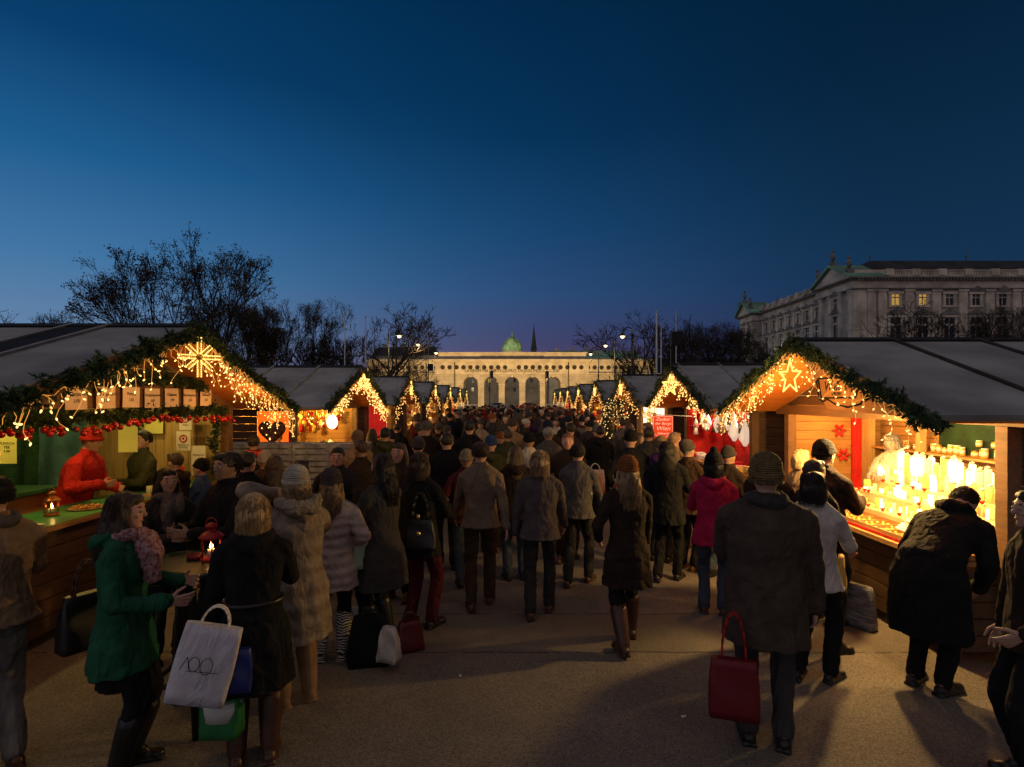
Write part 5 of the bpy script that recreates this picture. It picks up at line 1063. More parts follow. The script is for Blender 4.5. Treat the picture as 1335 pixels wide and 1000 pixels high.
def figure(label, loc, rz, H=1.7, coat='black', coatm=None, trm=None, shoem=None, hair='dark', hairk='short', hat=None, hatm=None, skin=0, lean=0., hy=0., hp=0., arms=('down', 'down'), stride=0., hem=.78, puff=0., scarf=None, hood=None, vox=.010, group=None, boots=False, skirt=None, flare=.02, wide=1., name='person', seed=0, face=True, gloves=None, extra=None, bv=None, belt=None):
    """builds one person: a continuous body mesh with clothing as children. Faces +Y before rz (radians)."""
    s = H/1.7; up = 1.0
    def U(p):
        p = np.array(p, float); t = min(1, max(0, (p[2]-.80)/.30)); t = t*t*(3-2*t); return rotx(p, lean*t, (0, 0, .93))
    nk = V3(0, -.005, 1.46)
    def Hd(p):
        p = rotx(np.array(p, float), hp, nk); p = rotz(p, hy, nk); return U(p)
    # skeleton
    sh = [U((-.178*wide, 0, 1.37)), U((.178*wide, 0, 1.37))]; hd = []; el = []
    for i, sg in enumerate((-1, 1)):
        a = ARMS[arms[i]] if isinstance(arms[i], str) else arms[i]; tgt = U((sg*a[0]*(1 if isinstance(arms[i], str) else sg), a[1], a[2]))
        e, h = ik(sh[i], tgt, .285, .255, (sg*.6, -.8, -.45)); el.append(e); hd.append(h)
    hips = [V3(-.085, 0, .90), V3(.085, 0, .90)]; an = []; kn = []
    for i, sg in enumerate((-1, 1)):
        st = stride*(1 if i else -1); a = V3(sg*.095, st, .085+(.10*abs(stride) if st < 0 else 0)); k, a = ik(hips[i], a, .435, .415, (sg*.1, 1, .05)); kn.append(k); an.append(a)
    # ---- body
    hi = vox < .009 or bv
    b = MB()
    def cap(mb, pts, rs, n=10):
        for (p, q), (r0, r1) in zip(zip(pts[:-1], pts[1:]), zip(rs[:-1], rs[1:])): mb.segs([p], [q], r0, r1, n, 0, True, True)
        for p, r in zip(pts, rs): mb.ball(p, r, 2 if vox < .012 else 1)
    def ring(z, rx, ry, yc=0., n=20, f=U, xc=0.): return [f((xc+rx*math.cos(t), yc+ry*math.sin(t), z)) for t in np.arange(n)*2*math.pi/n]
    Rh = None
    def hb(c, r, sub=2):   # head blob rotated with the head
        V, F = ico(sub); P = V*np.array(r)+np.array(c); P = np.array([Hd(p) for p in P]); b.add(P, F, 0, True)
    hb((0, .005, 1.595), (.074, .092, .105), 3); hb((0, .035, 1.545), (.056, .058, .066)); hb((0, .066, 1.505), (.028, .026, .022)); hb((0, .102, 1.575), (.011, .016, .020), 1); hb((0, .094, 1.598), (.008, .012, .026), 1)
    hb((0, .083, 1.538), (.022, .012, .008), 1); hb((0, .080, 1.628), (.052, .016, .012), 1)
    for q in (-1, 1): hb((q*.076, -.002, 1.582), (.010, .020, .031), 1); hb((q*.036, .068, 1.572), (.022, .020, .018), 1)
    cap(b, [Hd((0, -.012, 1.53)), U((0, -.015, 1.42))], [.052, .058])
    b.loft([ring(.84, .15, .10), ring(.95, .155, .105), ring(1.08, .13, .09), ring(1.25, .14, .09), ring(1.36, .13, .07), ring(1.43, .07, .05)])
    for i, sg in enumerate((-1, 1)):
        cap(b, [sh[i]*V3(.9, 1, 1)+V3(0, 0, -.02), el[i], hd[i]], [.034, .034, .026]); cap(b, [hips[i], kn[i], an[i]], [.06, .042, .034]); cap(b, [an[i]+V3(0, -.03, -.03), an[i]+V3(sg*.02, .12, -.05)], [.034, .026])
        fa = nrm(hd[i]-el[i]); inn = nrm(np.cross(fa, np.cross(V3(-sg, .25, .1), fa)))   # palm normal faces the body
        side = nrm(np.cross(fa, inn)); side = side if side[1]+side[2]*.6 > 0 else -side   # towards the thumb
        w0 = hd[i]; pm = w0+fa*.045
        P = MB(); 
        for k in range(4): cap(b, [w0+fa*.015+side*(.012-.008*k), w0+fa*.085+side*(.028-.0185*k)], [.015, .0115], 8)
        if hi or vox < .016:
            for k in range(4):
                ln = (.068, .076, .071, .056)[k]; base = w0+fa*.088+side*(.029-.0190*k)+side*(.002*(1.5-k)); d = fa*.94+inn*.25; pts = [base]; cur = .35+.1*k
                for j, f in enumerate((.45, .32, .23)):
                    t = cur*(j+.4); dd = nrm(fa*math.cos(t)+inn*math.sin(t)+side*(.10*(1.5-k)/1.5)); pts.append(pts[-1]+dd*ln*f)
                cap(b, pts, [.0095, .0088, .008, .0068], 7)
            tb = w0+fa*.028+side*.026; d1 = nrm(fa*.62+side*.75+inn*.3); d2 = nrm(fa*.85+side*.32+inn*.5); cap(b, [tb, tb+d1*.038, tb+d1*.038+d2*.030, tb+d1*.038+d2*.052], [.0135, .011, .0095, .008], 7)
        else: cap(b, [w0+fa*.08, w0+fa*.15+inn*.02], [.022, .014], 6)
    V0 = MB()
    def fin(mb, nm, mt, v, sm=3, disp=0., ds=.12, crease=0.):
        for c in mb.c: c[0][:] = c[0]*s
        me = fuse(mb, v, sm, disp, ds, crease); me.name = nm; me.materials.append(mt); return me
    root = link(name, fin(b, 'person', SKIN[skin], (bv or (min(vox, .0075) if hi else vox)), 1 if bv else 2), None, loc, rz, label, 'person', group)
    if face:
        mb = MB(); V, F = ico(2); mb.add(np.array([Hd(p) for p in V*np.array((.021, .010, .0075))+np.array((0, .0865, 1.538))])*s, F, 0, True); mb.build('lips', mat('lip_red', (.30, .09, .07), var=0, rough=.5), root)
        for q in (-1, 1): mb = MB(); mb.tube([Hd((q*x, .089-abs(x-.03)*.25, 1.622+.003*math.cos((x-.03)*60)))*s for x in (.014, .03, .046)], .0042*s, 5); mb.build('eyebrow', HAIR[hair], root)
        for q in (-1, 1):
            mb = MB(); c = Hd((q*.031, .083, 1.598))*s; mb.ball(c, .0125*s, 2); ey = mb.build('eye', mat('eye_white', (.28, .25, .22), var=0, rough=.6, spec=.1), root)
            mb = MB(); mb.ball(Hd((q*.031, .0905, 1.598))*s, .0068*s, 1); mb.build('iris', mat('iris', (.03, .02, .015), var=0, rough=.1), ey)
    # ---- trousers
    t = MB(); t.loft([ring(.80, .152, .115), ring(.92, .158, .115), ring(1.02, .15, .11)])
    lo = .30 if boots else .02
    for i in range(2):
        d = an[i]-kn[i]; cap(t, [hips[i], kn[i], an[i]-d*(lo if boots else 0.0)], [.090, .069, .060 if not boots else .058])
    link('trousers', fin(t, 'trousers', trm, vox, 2, .008, .07, .004), root)
    for i, sg in enumerate((-1, 1)):
        f = MB(); a = an[i]; toe = V3(sg*.035, .165, 0); z0 = a[2]-.085
        f.segs([a+V3(0, -.045, -.045)], [a+toe*.75+V3(0, 0, -.055)], .040, .036, 10, 0, True, True); f.ball(a+V3(0, -.045, -.045), (.042, .042, .040), 2); f.ball(a+toe*.80+V3(0, 0, -.052), (.044, .052, .032), 2)
        f.ball(a+V3(sg*.01, .03, -.02), (.040, .07, .05), 2)
        if boots: d = nrm(kn[i]-a); cap(f, [a, a+d*.12, a+d*.28], [.058, .068, .080])
        f.box(a+V3(sg*.012, .045, -.077), (.085, .26, .018), rz=-sg*.15)
        link('boot' if boots else 'shoe', fin(f, 'shoe', shoem, min(vox, .012), 2), root)
    # ---- coat
    c = MB(); e = puff; w_ = wide
    zs = [(hem, .200+flare+e, .152+flare*.8+e), (hem+.012, .200+flare+e, .152+flare*.8+e), (max(hem+.03, .84), .192+flare*.7+e, .140+flare*.6+e), (.97, .172*w_+e, .134+e), (1.08, .158*w_+e, .120+e), (1.20, .172*w_+e, .128+e), (1.31, .188*w_+e*.6, .128+e*.8), (1.375, .168*w_+e*.3, .108+e*.5), (1.42, .115, .084+e*.3), (1.455, .080, .074), (1.505, .074, .072)]
    def RR(z, rx, ry): return ring(z, rx, ry, -.005, 26)
    if hem < .7: zs.insert(2, (.74, .188+flare*.8+e, .146+flare*.7+e))
    if stride and hem < .7: pass
    c.loft([RR(*z) for z in zs])
    for i in range(2):
        wr = hd[i]-nrm(hd[i]-el[i])*.015; so_ = sh[i]*.97+V3(0, 0, .006); cap(c, [so_, el[i], wr], [.066+e*.5, .055+e*.6, .044+e*.5], 12); cap(c, [U((sg_*.055, -.01, 1.425)) for sg_ in ((-1, 1)[i],)]+[so_+V3(0, 0, .004)], [.062, .062+e*.5], 12); cap(c, [wr-nrm(hd[i]-el[i])*.02, wr+nrm(hd[i]-el[i])*.012], [.047+e*.6, .046+e*.6])
    if hood:   # hood lying on the back, or drawn up
        cap(c, [U((-.10, -.03, 1.455)), U((-.075, -.105, 1.435)), U((0, -.135, 1.405)), U((.075, -.105, 1.435)), U((.10, -.03, 1.455))], [.035, .048, .062, .048, .035])
    link('coat', fin(c, 'coat', coatm, vox, 3, .010+.4*e*.2, .11, .0048), root)
    if hood == 'fur':
        f = MB(); cap(f, [U((-.115, .02, 1.47)), U((-.12, -.07, 1.475)), U((-.06, -.165, 1.45)), U((.06, -.165, 1.45)), U((.12, -.07, 1.475)), U((.115, .02, 1.47))], [.04, .05, .055, .055, .05, .04]); link('fur_trim', fin(f, 'fur_trim', cloth('fur', (.26, .21, .15), bump=1., bscale=60), vox, 1, .03, .03), [c for c in root.children if c.name.startswith('coat')][0])
    if scarf is not None:
        f = MB(); cap(f, [U(rotz(V3(.092*math.cos(a), .086*math.sin(a)+.005, 1.455+.012*math.sin(a*2)), 0)) for a in np.linspace(0, 2*math.pi, 13)], [.040]*13); cap(f, [U((.02, .10, 1.44)), U((.045, .155, 1.33)), U((.05, .175, 1.2))], [.055, .062, .045]); cap(f, [U((-.05, .11, 1.41)), U((-.03, .16, 1.33))], [.06, .05])
        link('scarf', fin(f, 'scarf', scarf, vox, 2, .02, .04), root)
    # ---- hair / hat
    hh = MB()
    def hl(mb, c_, r, sub=3 if vox < .012 else 2):
        V, F = ico(sub); P = V*np.array(r)+np.array(c_); mb.add(np.array([Hd(p) for p in P]), F, 0, True)
    if hairk != 'none':
        hl(hh, (0, -.014, 1.618), (.086, .098, .096)); hl(hh, (0, .045, 1.668), (.062, .045, .035))
        if hairk in ('bob', 'long'):
            hl(hh, (0, -.04, 1.57), (.096, .085, .105))
            for q in (-1, 1): hl(hh, (q*.072, -.005, 1.54), (.032, .052, .095))
        if hairk == 'bob': hl(hh, (0, -.05, 1.515), (.098, .065, .075))
        if hairk == 'long':
            hl(hh, (0, -.075, 1.48), (.098, .055, .13)); hl(hh, (0, -.105, 1.37), (.085, .045, .14))
            for q in (-1, 1): hl(hh, (q*.085, -.02, 1.44), (.034, .05, .13))
        if hairk == 'bun': hl(hh, (0, -.10, 1.68), (.04, .04, .04))
        if hairk == 'tail': hl(hh, (0, -.11, 1.60), (.03, .04, .035)); hl(hh, (0, -.14, 1.50), (.028, .03, .10))
        ho = link('hair', fin(hh, 'hair', HAIR[hair], min(vox, .012), 2, .016, .03), root)
        if vox <= .0115:
            rs = random.Random(int(loc[0]*100)+7); S0 = []; S1 = []; zb_ = dict(short=1.575, bun=1.58, tail=1.57, bob=1.455, long=1.27)[hairk]
            for k in range(420):
                th_ = rs.uniform(math.radians(172), math.radians(368)); fr = rs.uniform(.95, 1.07); z1 = zb_+rs.uniform(-.02, .08); 
                if math.sin(th_) > .35: z1 = max(z1, 1.655)
                prev = None; wv = rs.uniform(-.008, .008); z0 = rs.uniform(1.56, 1.70) if not hat else 1.60; m_ = 9
                for j in range(m_+1):
                    z = z0+(z1-z0)*j/m_; q = max(0., 1-((max(z, 1.60)-1.60)/.118)**2)**.5; low = max(0., 1.58-z)
                    rx_ = (.093 if hairk != 'short' else .087)*(q*.98+.02)*(1 if low < .25 else .92); ry_ = .094*(q*.98+.02)*(1-min(.5, low*1.6)); yc = -.018-min(.075, low*.38)
                    p = Hd((rx_*fr*math.cos(th_)+wv*math.sin(j*1.1), yc+ry_*fr*math.sin(th_)+wv*math.cos(j*.9), z))*s
                    if prev is not None: S0.append(prev); S1.append(p)
                    prev = p
            mb = MB(); mb.segs(S0, S1, .0016*s, .0014*s, 3); mb.build('loose_strands', HAIR[hair], ho, fix=False)
    if hat:
        f = MB(); hl(f, (0, -.014, 1.652), (.093, .106, .096)); pts = [Hd((.082*math.cos(a), -.008+.097*math.sin(a), 1.618+.020*math.sin(a))) for a in np.linspace(0, 2*math.pi, 17)]; cap(f, pts, [.022]*17, 8)
        if hat == 'pom': hl(f, (0, -.03, 1.755), (.042, .042, .042))
        if hat == 'cap': hl(f, (0, .115, 1.635), (.06, .055, .012))
        if hat == 'slouch': hl(f, (0, -.07, 1.67), (.085, .08, .075))
        link('hat', fin(f, 'hat', knitted(hatm), min(vox, .012), 2, .008, .03), root)
    if belt is not None:
        f = MB(); cap(f, [U(((.172*w_+e)*math.cos(a), -.005+(.134+e)*math.sin(a), 1.035)) for a in np.linspace(0, 2*math.pi, 25)], [.017]*25, 6); link('belt', fin(f, 'belt', belt, .008, 1), root)
    root['_hl'] = [float(x) for x in (hd[0]*s)]; root['_hr'] = [float(x) for x in (hd[1]*s)]
    if extra: extra(root, s, U, Hd, hd, el, sh, fin, cap, ring)
    return root
def wpos(o, key, extra=(0, 0, 0)):
    p = rotz(np.array(o[key][:]), o.rotation_euler[2]); return (o.location[0]+p[0]+extra[0], o.location[1]+p[1]+extra[1], o.location[2]+p[2]+extra[2])
C_ = dict(black=cloth('black', (.010, .010, .011)), char=cloth('charcoal', (.028, .026, .026)), navy=cloth('navy', (.010, .014, .030)), brown=cloth('brown', (.045, .026, .016)), dbrown=cloth('dark_brown', (.024, .015, .011)),
          olive=cloth('olive', (.040, .042, .018)), beige=cloth('beige', (.26, .205, .15)), tan=cloth('tan', (.22, .145, .085)), grey=cloth('grey', (.085, .075, .073)), mauve=cloth('mauve_grey', (.07, .055, .058)), green=cloth('green', (.016, .088, .046)),
          wine=cloth('wine', (.07, .010, .014)), red=cloth('red', (.38, .016, .012)), pink=cloth('magenta', (.36, .012, .055)), white=cloth('white', (.50, .46, .42)), cream=cloth('cream', (.46, .40, .32)), jeans=cloth('jeans', (.045, .060, .085)), blue=cloth('blue', (.03, .06, .16)),
          purple=cloth('purple', (.08, .02, .09)), rust=cloth('rust', (.22, .07, .02)), dgrey=cloth('dark_grey', (.045, .04, .04)), palej=cloth('pale_jeans', (.16, .15, .14)))
LEA = dict(black=mat('leather_black', (.012, .010, .009), var=.2, rough=.4, spec=.4), brown=mat('leather_brown', (.055, .022, .012), var=.25, rough=.4, spec=.4), tan=mat('suede_tan', (.20, .115, .06), var=.25, rough=.9), )
deg = math.radians
def P2(px, fy):   # ground point under pixel column px whose feet reach row fy
    Y = EYE*FPX/(fy-520); return ((px-667.5)*Y/FPX, Y, 0)
def Pd(px, Y): return ((px-667.5)*Y/FPX, Y, 0)
# --- near and middle people -----------------------------------------------------------------
PW = {}
PW['tan'] = figure('man in tan jacket and pale jeans cut off by the left edge', (-3.12, 3.42, 0), deg(55), 1.78, coatm=C_['tan'], trm=C_['palej'], shoem=LEA['brown'], hair='dark', hairk='short', scarf=C_['grey'], arms=('pocket', 'front'), hem=.86, vox=.0085, wide=1.06)
knit = mat('patterned_knit', (.20, .045, .06), var=.6, vscale=55, col2=(.48, .32, .32), bump=1., bscale=90, rough=.95)
def sleeve_tab(root, s, U, Hd, hd, el, sh, fin, cap, ring):
    f = MB(); d = nrm(hd[1]-el[1]); cap(f, [hd[1]-d*.06, hd[1]-d*.03], [.056, .057]); link('cuff_tab', fin(f, 'cuff_tab', C_['green'], .008, 1), root)
    mb = MB(); mb.ball((hd[1]-d*.045+V3(.02, -.052, .0))*s, (.008, .005, .008), 1); mb.build('button', LEA['black'], root)
    f = MB(); f.loft([ring(.56, .175, .14), ring(.80, .16, .13), ring(.9, .15, .12)]); link('skirt', fin(f, 'skirt', C_['black'], .01, 2, .02, .06), root)
PW['green'] = figure('woman in a green hooded coat and pink patterned scarf talking beside the standing table', (-2.33, 3.42, 0), deg(-78), 1.68, coatm=C_['green'], trm=C_['black'], shoem=LEA['black'], hair='brown', hairk='long', scarf=knit, arms=('out', (.14, .28, 1.07)), hem=.66, hood=True, vox=.007, flare=.035, hp=.06, skin=1, boots=True, extra=sleeve_tab, hy=.1, bv=.0042)
PW['blonde'] = figure('blonde woman with a bob in a long black coat carrying shopping bags, seen from behind', (-1.60, 3.52, 0), deg(22), 1.66, coatm=C_['black'], trm=LEA['brown'], shoem=LEA['brown'], hair='blonde', hairk='bob', arms=('down', 'front'), hem=.50, vox=.008, flare=.05, boots=True, skin=0, hood=True, face=False, belt=LEA['black'])
PW['fur'] = figure('person in a long beige quilted coat with fur trimmed hood and cream beanie, drinking', (-1.60, 4.22, 0), deg(38), 1.72, coatm=quilt('beige_quilted', (.22, .17, .125), 9), trm=C_['brown'], shoem=LEA['tan'], hair='fair', hairk='bob', hat='beanie', hatm=C_['cream'], arms=('face', (.10, .24, 1.40)), hem=.48, puff=.022, hood='fur', vox=.009, boots=True, flare=.03, face=False, hp=.1)
ZEB = mat('zebra_print', (.55, .5, .45), var=0, rough=.6)
_n = ZEB.node_tree; _w = _n.nodes.new('ShaderNodeTexWave'); _w.bands_direction = 'Z'; _w.inputs['Scale'].default_value = 14; _w.inputs['Distortion'].default_value = 9; _w.inputs['Detail'].default_value = 1; _t = _n.nodes.new('ShaderNodeTexCoord'); _n.links.new(_t.outputs['Object'], _w.inputs['Vector']); _r = _n.nodes.new('ShaderNodeValToRGB'); _r.color_ramp.interpolation = 'CONSTANT'; _r.color_ramp.elements[0].color = (.01, .01, .01, 1); _r.color_ramp.elements[1].position = .52; _r.color_ramp.elements[1].color = (.5, .46, .42, 1); _n.links.new(_w.outputs['Fac'], _r.inputs[0]); _n.links.new(_r.outputs[0], _n.nodes['Principled BSDF'].inputs['Base Color'])
PW['zebra'] = figure('woman in a pale pink quilted jacket, knitted hat and zebra striped boots, seen from behind', (-1.56, 4.92, 0), deg(8), 1.62, coatm=quilt('pink_quilted', (.40, .31, .29), 15), trm=C_['black'], shoem=ZEB, hair='fair', hairk='long', hat='beanie', hatm=C_['mauve'], arms=('down', (.19, .10, 1.02)), hem=.66, puff=.02, vox=.009, boots=True, flare=.02, face=False)
PW['longcoat'] = figure('dark haired woman in a long dark grey coat standing over bags on the ground', (-1.18, 5.16, 0), deg(62), 1.74, coatm=C_['dgrey'], trm=C_['black'], shoem=LEA['black'], hair='dark', hairk='long', arms=('front', 'front'), hem=.55, vox=.010, flare=.07, wide=1.08, boots=True, skin=1)
PW['handbag'] = figure('person in a black coat and brown trousers with a black handbag on the shoulder', (-.90, 5.60, 0), deg(-25), 1.72, coatm=C_['black'], trm=C_['wine'], shoem=LEA['black'], hair='brown', hairk='bob', arms=('front', 'front'), hem=.72, vox=.010, face=False, stride=.05)
PW['stripe'] = figure('man in a black jacket with white stripes down the sleeve, seen from behind', (-.86, 7.5, 0), deg(15), 1.80, coatm=C_['black'], trm=C_['char'], shoem=LEA['black'], hair='dark', hairk='short', arms=('down', 'front'), hem=.84, vox=.012, wide=1.08, face=False,
    extra=lambda root, s, U, Hd, hd, el, sh, fin, cap, ring: [link('sleeve_stripe', (lambda f: (f.segs([sh[1]*s+V3(.02+q, -.056, .0)*s], [el[1]*s+V3(.02+q, -.048, 0)*s], .008, .008, 5, 0, True, True), f.mesh('sleeve_stripe', [C_['white']]))[1])(MB()), root) for q in (-.022, .0, .022)])
PW['hoodie'] = figure('person in a pale cream jacket with an orange brown backpack walking away', (-.34, 6.15, 0), deg(4), 1.78, coatm=cloth('worn_beige', (.15, .11, .08)), trm=C_['brown'], shoem=LEA['brown'], hair='brown', hairk='short', arms=('swing', 'back'), hem=.84, vox=.011, stride=.12, face=False)
PW['mauve'] = figure('person in a grey mauve jacket walking away in the middle of the lane', (.29, 5.92, 0), deg(-3), 1.71, coatm=C_['mauve'], trm=C_['char'], shoem=LEA['brown'], hair='fair', hairk='bob', arms=('down', 'swing'), hem=.80, vox=.010, stride=.12, face=False, wide=1.05)
PW['bluebag'] = figure('person in a grey jacket with a pale blue shopping bag under the arm, walking', (.80, 6.9, 0), deg(-20), 1.70, coatm=C_['grey'], trm=C_['char'], shoem=LEA['brown'], hair='dark', hairk='short', arms=('front', 'swing'), hem=.82, vox=.011, stride=.14, face=False)
PW['redhat'] = figure('woman in dark knee length coat and rust red hat walking alone on open ground', (1.05, 5.18, 0), deg(6), 1.70, coatm=C_['dbrown'], trm=C_['black'], shoem=LEA['brown'], hair='fair', hairk='long', hat='beanie', hatm=C_['rust'], scarf=C_['rust'], arms=('pocket', 'swing'), hem=.56, vox=.009, stride=.20, boots=True, skin=0, flare=.03)
PW['blackcoat'] = figure('woman in a black coat with dark hair facing the red stall', (1.93, 7.05, 0), deg(-28), 1.72, coatm=C_['black'], trm=C_['black'], shoem=LEA['black'], hair='dark', hairk='long', arms=('down', 'front'), hem=.70, vox=.011, face=False, wide=1.06, stride=.1)
PW['greyshawl'] = figure('person in a brown coat and pale grey hood beside the woman in black', (2.32, 7.5, 0), deg(-55), 1.68, coatm=C_['brown'], trm=C_['black'], shoem=LEA['brown'], hair='grey', hairk='short', hat='slouch', hatm=C_['grey'], arms=('front', 'front'), hem=.76, vox=.012, face=False)
PW['magenta'] = figure('woman in a magenta jacket, blue jeans and dark hat with a bobble', (2.12, 5.98, 0), deg(-20), 1.66, coatm=C_['pink'], trm=C_['jeans'], shoem=LEA['brown'], hair='dark', hairk='bob', hat='pom', hatm=C_['black'], arms=('front', 'down'), hem=.74, vox=.009, face=False, hood=True, puff=.012)
PW['bigman'] = figure('big man in a dark brown coat in the right foreground, back turned', (1.66, 3.72, 0), deg(-20), 1.86, coatm=cloth('dark_taupe', (.055, .040, .030)), trm=C_['dgrey'], shoem=LEA['black'], hair='fair', hairk='short', hat='beanie', hatm=cloth('ochre_stripe', (.17, .115, .05)), arms=('front', 'down'), hem=.62, vox=.009, wide=1.18, puff=.03, face=False, scarf=C_['dgrey'])
PW['whitejacket'] = figure('woman in a pale grey white jacket beside the big man, facing the candle stall', (2.42, 4.55, 0), deg(-48), 1.66, coatm=C_['white'], trm=C_['black'], shoem=LEA['black'], hair='dark', hairk='bob', arms=('down', 'front'), hem=.78, vox=.009, face=False, stride=.08)
PW['counterman'] = figure('man in a dark jacket and dark cap standing at the candle stall counter', (3.16, 5.75, 0), deg(-70), 1.80, coatm=C_['dbrown'], trm=C_['black'], shoem=LEA['black'], hair='dark', hairk='short', hat='beanie', hatm=C_['black'], arms=('front', 'front'), hem=.80, vox=.010, wide=1.12, puff=.02)
PW['leaning'] = figure('person in a long black coat bending forward over the candle counter', (3.24, 4.42, 0), deg(-62), 1.78, coatm=C_['black'], trm=C_['black'], shoem=LEA['black'], hair='dark', hairk='short', arms=((-.12, .34, 1.02), (.16, .40, 1.0)), hem=.42, vox=.009, lean=deg(52), wide=1.15, face=False, puff=.02, flare=.06, hood=True)
PW['edge'] = figure('man in a dark jacket cut off by the right edge of the picture', (3.02, 3.28, 0), deg(70), 1.72, coatm=C_['dbrown'], trm=C_['black'], shoem=LEA['black'], hair='dark', hairk='short', arms=('pocket', 'down'), hem=.80, vox=.010, wide=1.08, bv=.005)
# behind the table and round the left stall
PW['tabledark'] = figure('man in a black coat behind the standing table', (-2.38, 4.75, 0), deg(150), 1.80, coatm=C_['black'], trm=C_['black'], shoem=LEA['black'], hair='dark', hairk='short', arms=('front', 'front'), hem=.72, vox=.011, wide=1.12, skin=2)
PW['table2'] = figure('woman with dark hair and grey scarf behind the woman in green', (-3.0, 4.95, 0), deg(-130), 1.64, coatm=C_['char'], trm=C_['black'], shoem=LEA['black'], hair='dark', hairk='long', scarf=C_['grey'], arms=('front', 'front'), hem=.72, vox=.011)
PW['vendor_red'] = figure('seller in a bright red jacket behind the counter of the nearest left stall', (-5.05, 6.55, .12), deg(-80), 1.78, coatm=C_['red'], trm=C_['black'], shoem=LEA['black'], hair='ginger', hairk='short', hat='beanie', hatm=C_['red'], arms=('front', (.2, .3, 1.2)), hem=.84, vox=.010, wide=1.2, puff=.03, lean=deg(16))
PW['olive'] = figure('man in an olive jacket standing at the far end of the green counter', (-4.75, 7.30, .0), deg(150), 1.84, coatm=C_['olive'], trm=C_['black'], shoem=LEA['black'], hair='dark', hairk='short', arms=('front', 'pocket'), hem=.82, vox=.010, wide=1.12, hy=.4)
PW['seller'] = figure('white haired seller in a pale jacket behind the glowing candles', (4.99, 7.45, .12), deg(120), 1.66, coatm=C_['cream'], trm=C_['black'], shoem=LEA['black'], hair='grey', hairk='bob', arms=('front', 'front'), hem=.84, vox=.010, hp=.25)
for k, (px, Y, H, rz, coat, hk, hc, hat, hm, lab) in enumerate((
    (228, 6.6, 1.62, 80, 'dbrown', 'short', 'brown', None, None, 'brown haired customer leaning at the far part of the green counter'),
    (262, 6.9, 1.50, 95, 'blue', 'short', 'dark', 'beanie', 'black', 'child in a blue jacket and black beanie by the left stall'),
    (331, 8.2, 1.72, 10, 'navy', 'short', 'dark', None, None, 'dark haired person with a red collar before the orange curtained window'),
    (345, 7.0, 1.58, 20, 'brown', 'none', 'dark', 'beanie', 'cream', 'person in a cream knitted beanie near the grey crates'),
    (322, 5.7, 1.72, -10, 'black', 'short', 'dark', None, None, 'black haired man in a black coat behind the blonde woman'),
    (358, 5.9, 1.66, 14, 'grey', 'long', 'brown', None, None, 'person in a striped grey jacket behind the cream beanie'),
    (392, 5.6, 1.64, -30, 'dbrown', 'bob', 'brown', None, None, 'brown haired woman in a brown coat beyond the fur hooded coat'),
    (440, 6.6, 1.68, -170, 'char', 'short', 'dark', None, None, 'man in a charcoal coat facing the camera beyond the pink quilted jacket'),
    (470, 7.2, 1.72, 60, 'dbrown', 'short', 'brown', None, None, 'man in a dark brown jacket before the grey crates'),
    (520, 6.4, 1.75, 170, 'brown', 'long', 'brown', None, None, 'long haired woman in a brown coat facing the camera left of the lane'),
    (545, 7.8, 1.70, 20, 'dgrey', 'short', 'dark', 'beanie', 'grey', 'person in dark grey with a grey beanie in the left crowd'),
    (466, 9.0, 1.72, 30, 'tan', 'none', 'dark', 'slouch', 'tan', 'person in a yellowish tan coat lit by the second left stall'),
    (502, 9.2, 1.78, 15, 'olive', 'short', 'dark', None, None, 'person in a dark olive jacket lit by the second left stall'),
    (612, 9.6, 1.88, 5, 'black', 'short', 'dark', None, None, 'tall man in black standing out above the crowd on the left'),
    (608, 7.0, 1.60, 10, 'wine', 'none', 'dark', 'beanie', 'beige', 'child sized person in a red and grey jacket in the left crowd'),
    (640, 8.4, 1.68, 0, 'olive', 'none', 'dark', 'beanie', 'blue', 'person in an olive parka with a blue beanie'),
    (662, 9.8, 1.72, 5, 'olive', 'short', 'brown', None, None, 'person in an olive parka walking away in the middle of the crowd'),
    (690, 8.8, 1.70, -6, 'cream', 'none', 'dark', 'beanie', 'black', 'person in a black beanie and cream jacket in the middle of the crowd'),
    (672, 7.1, 1.66, 8, 'dbrown', 'long', 'brown', None, None, 'long haired woman in dark brown behind the grey mauve jacket'),
    (740, 8.0, 1.76, 175, 'brown', 'short', 'ginger', None, None, 'ginger haired man in a brown coat facing the camera'),
    (715, 9.4, 1.78, 4, 'grey', 'short', 'grey', None, None, 'grey haired man in a grey coat in the middle of the crowd'),
    (783, 10.6, 1.74, -10, 'black', 'short', 'dark', None, None, 'person in black walking away carrying an orange and white bag'),
    (822, 8.0, 1.78, -8, 'black', 'none', 'dark', 'slouch', 'black', 'person in a black hood close behind the rust red hat'),
    (846, 9.0, 1.80, -20, 'char', 'short', 'dark', None, None, 'dark man in front of the lit third right stall'),
    (862, 7.9, 1.70, -30, 'purple', 'none', 'dark', 'beanie', 'tan', 'person in a purple jacket under the red banner'),
    (880, 8.6, 1.74, -60, 'tan', 'short', 'fair', None, None, 'fair haired person in a tan jacket under the red banner'),
    (950, 7.2, 1.62, -60, 'dbrown', 'none', 'dark', 'beanie', 'dgrey', 'person in a grey beanie looking into the red stall'),
    (1000, 5.9, 1.70, -50, 'dbrown', 'bob', 'dark', None, None, 'dark haired woman between the magenta jacket and the candle stall'),
    (1062, 5.1, 1.70, -75, 'black', 'short', 'dark', None, None, 'man in black looking at the candle stall from behind the big man'),
    (1045, 6.6, 1.66, -80, 'tan', 'bob', 'blonde', None, None, 'blonde person lit by the pine wall of the candle stall'))):
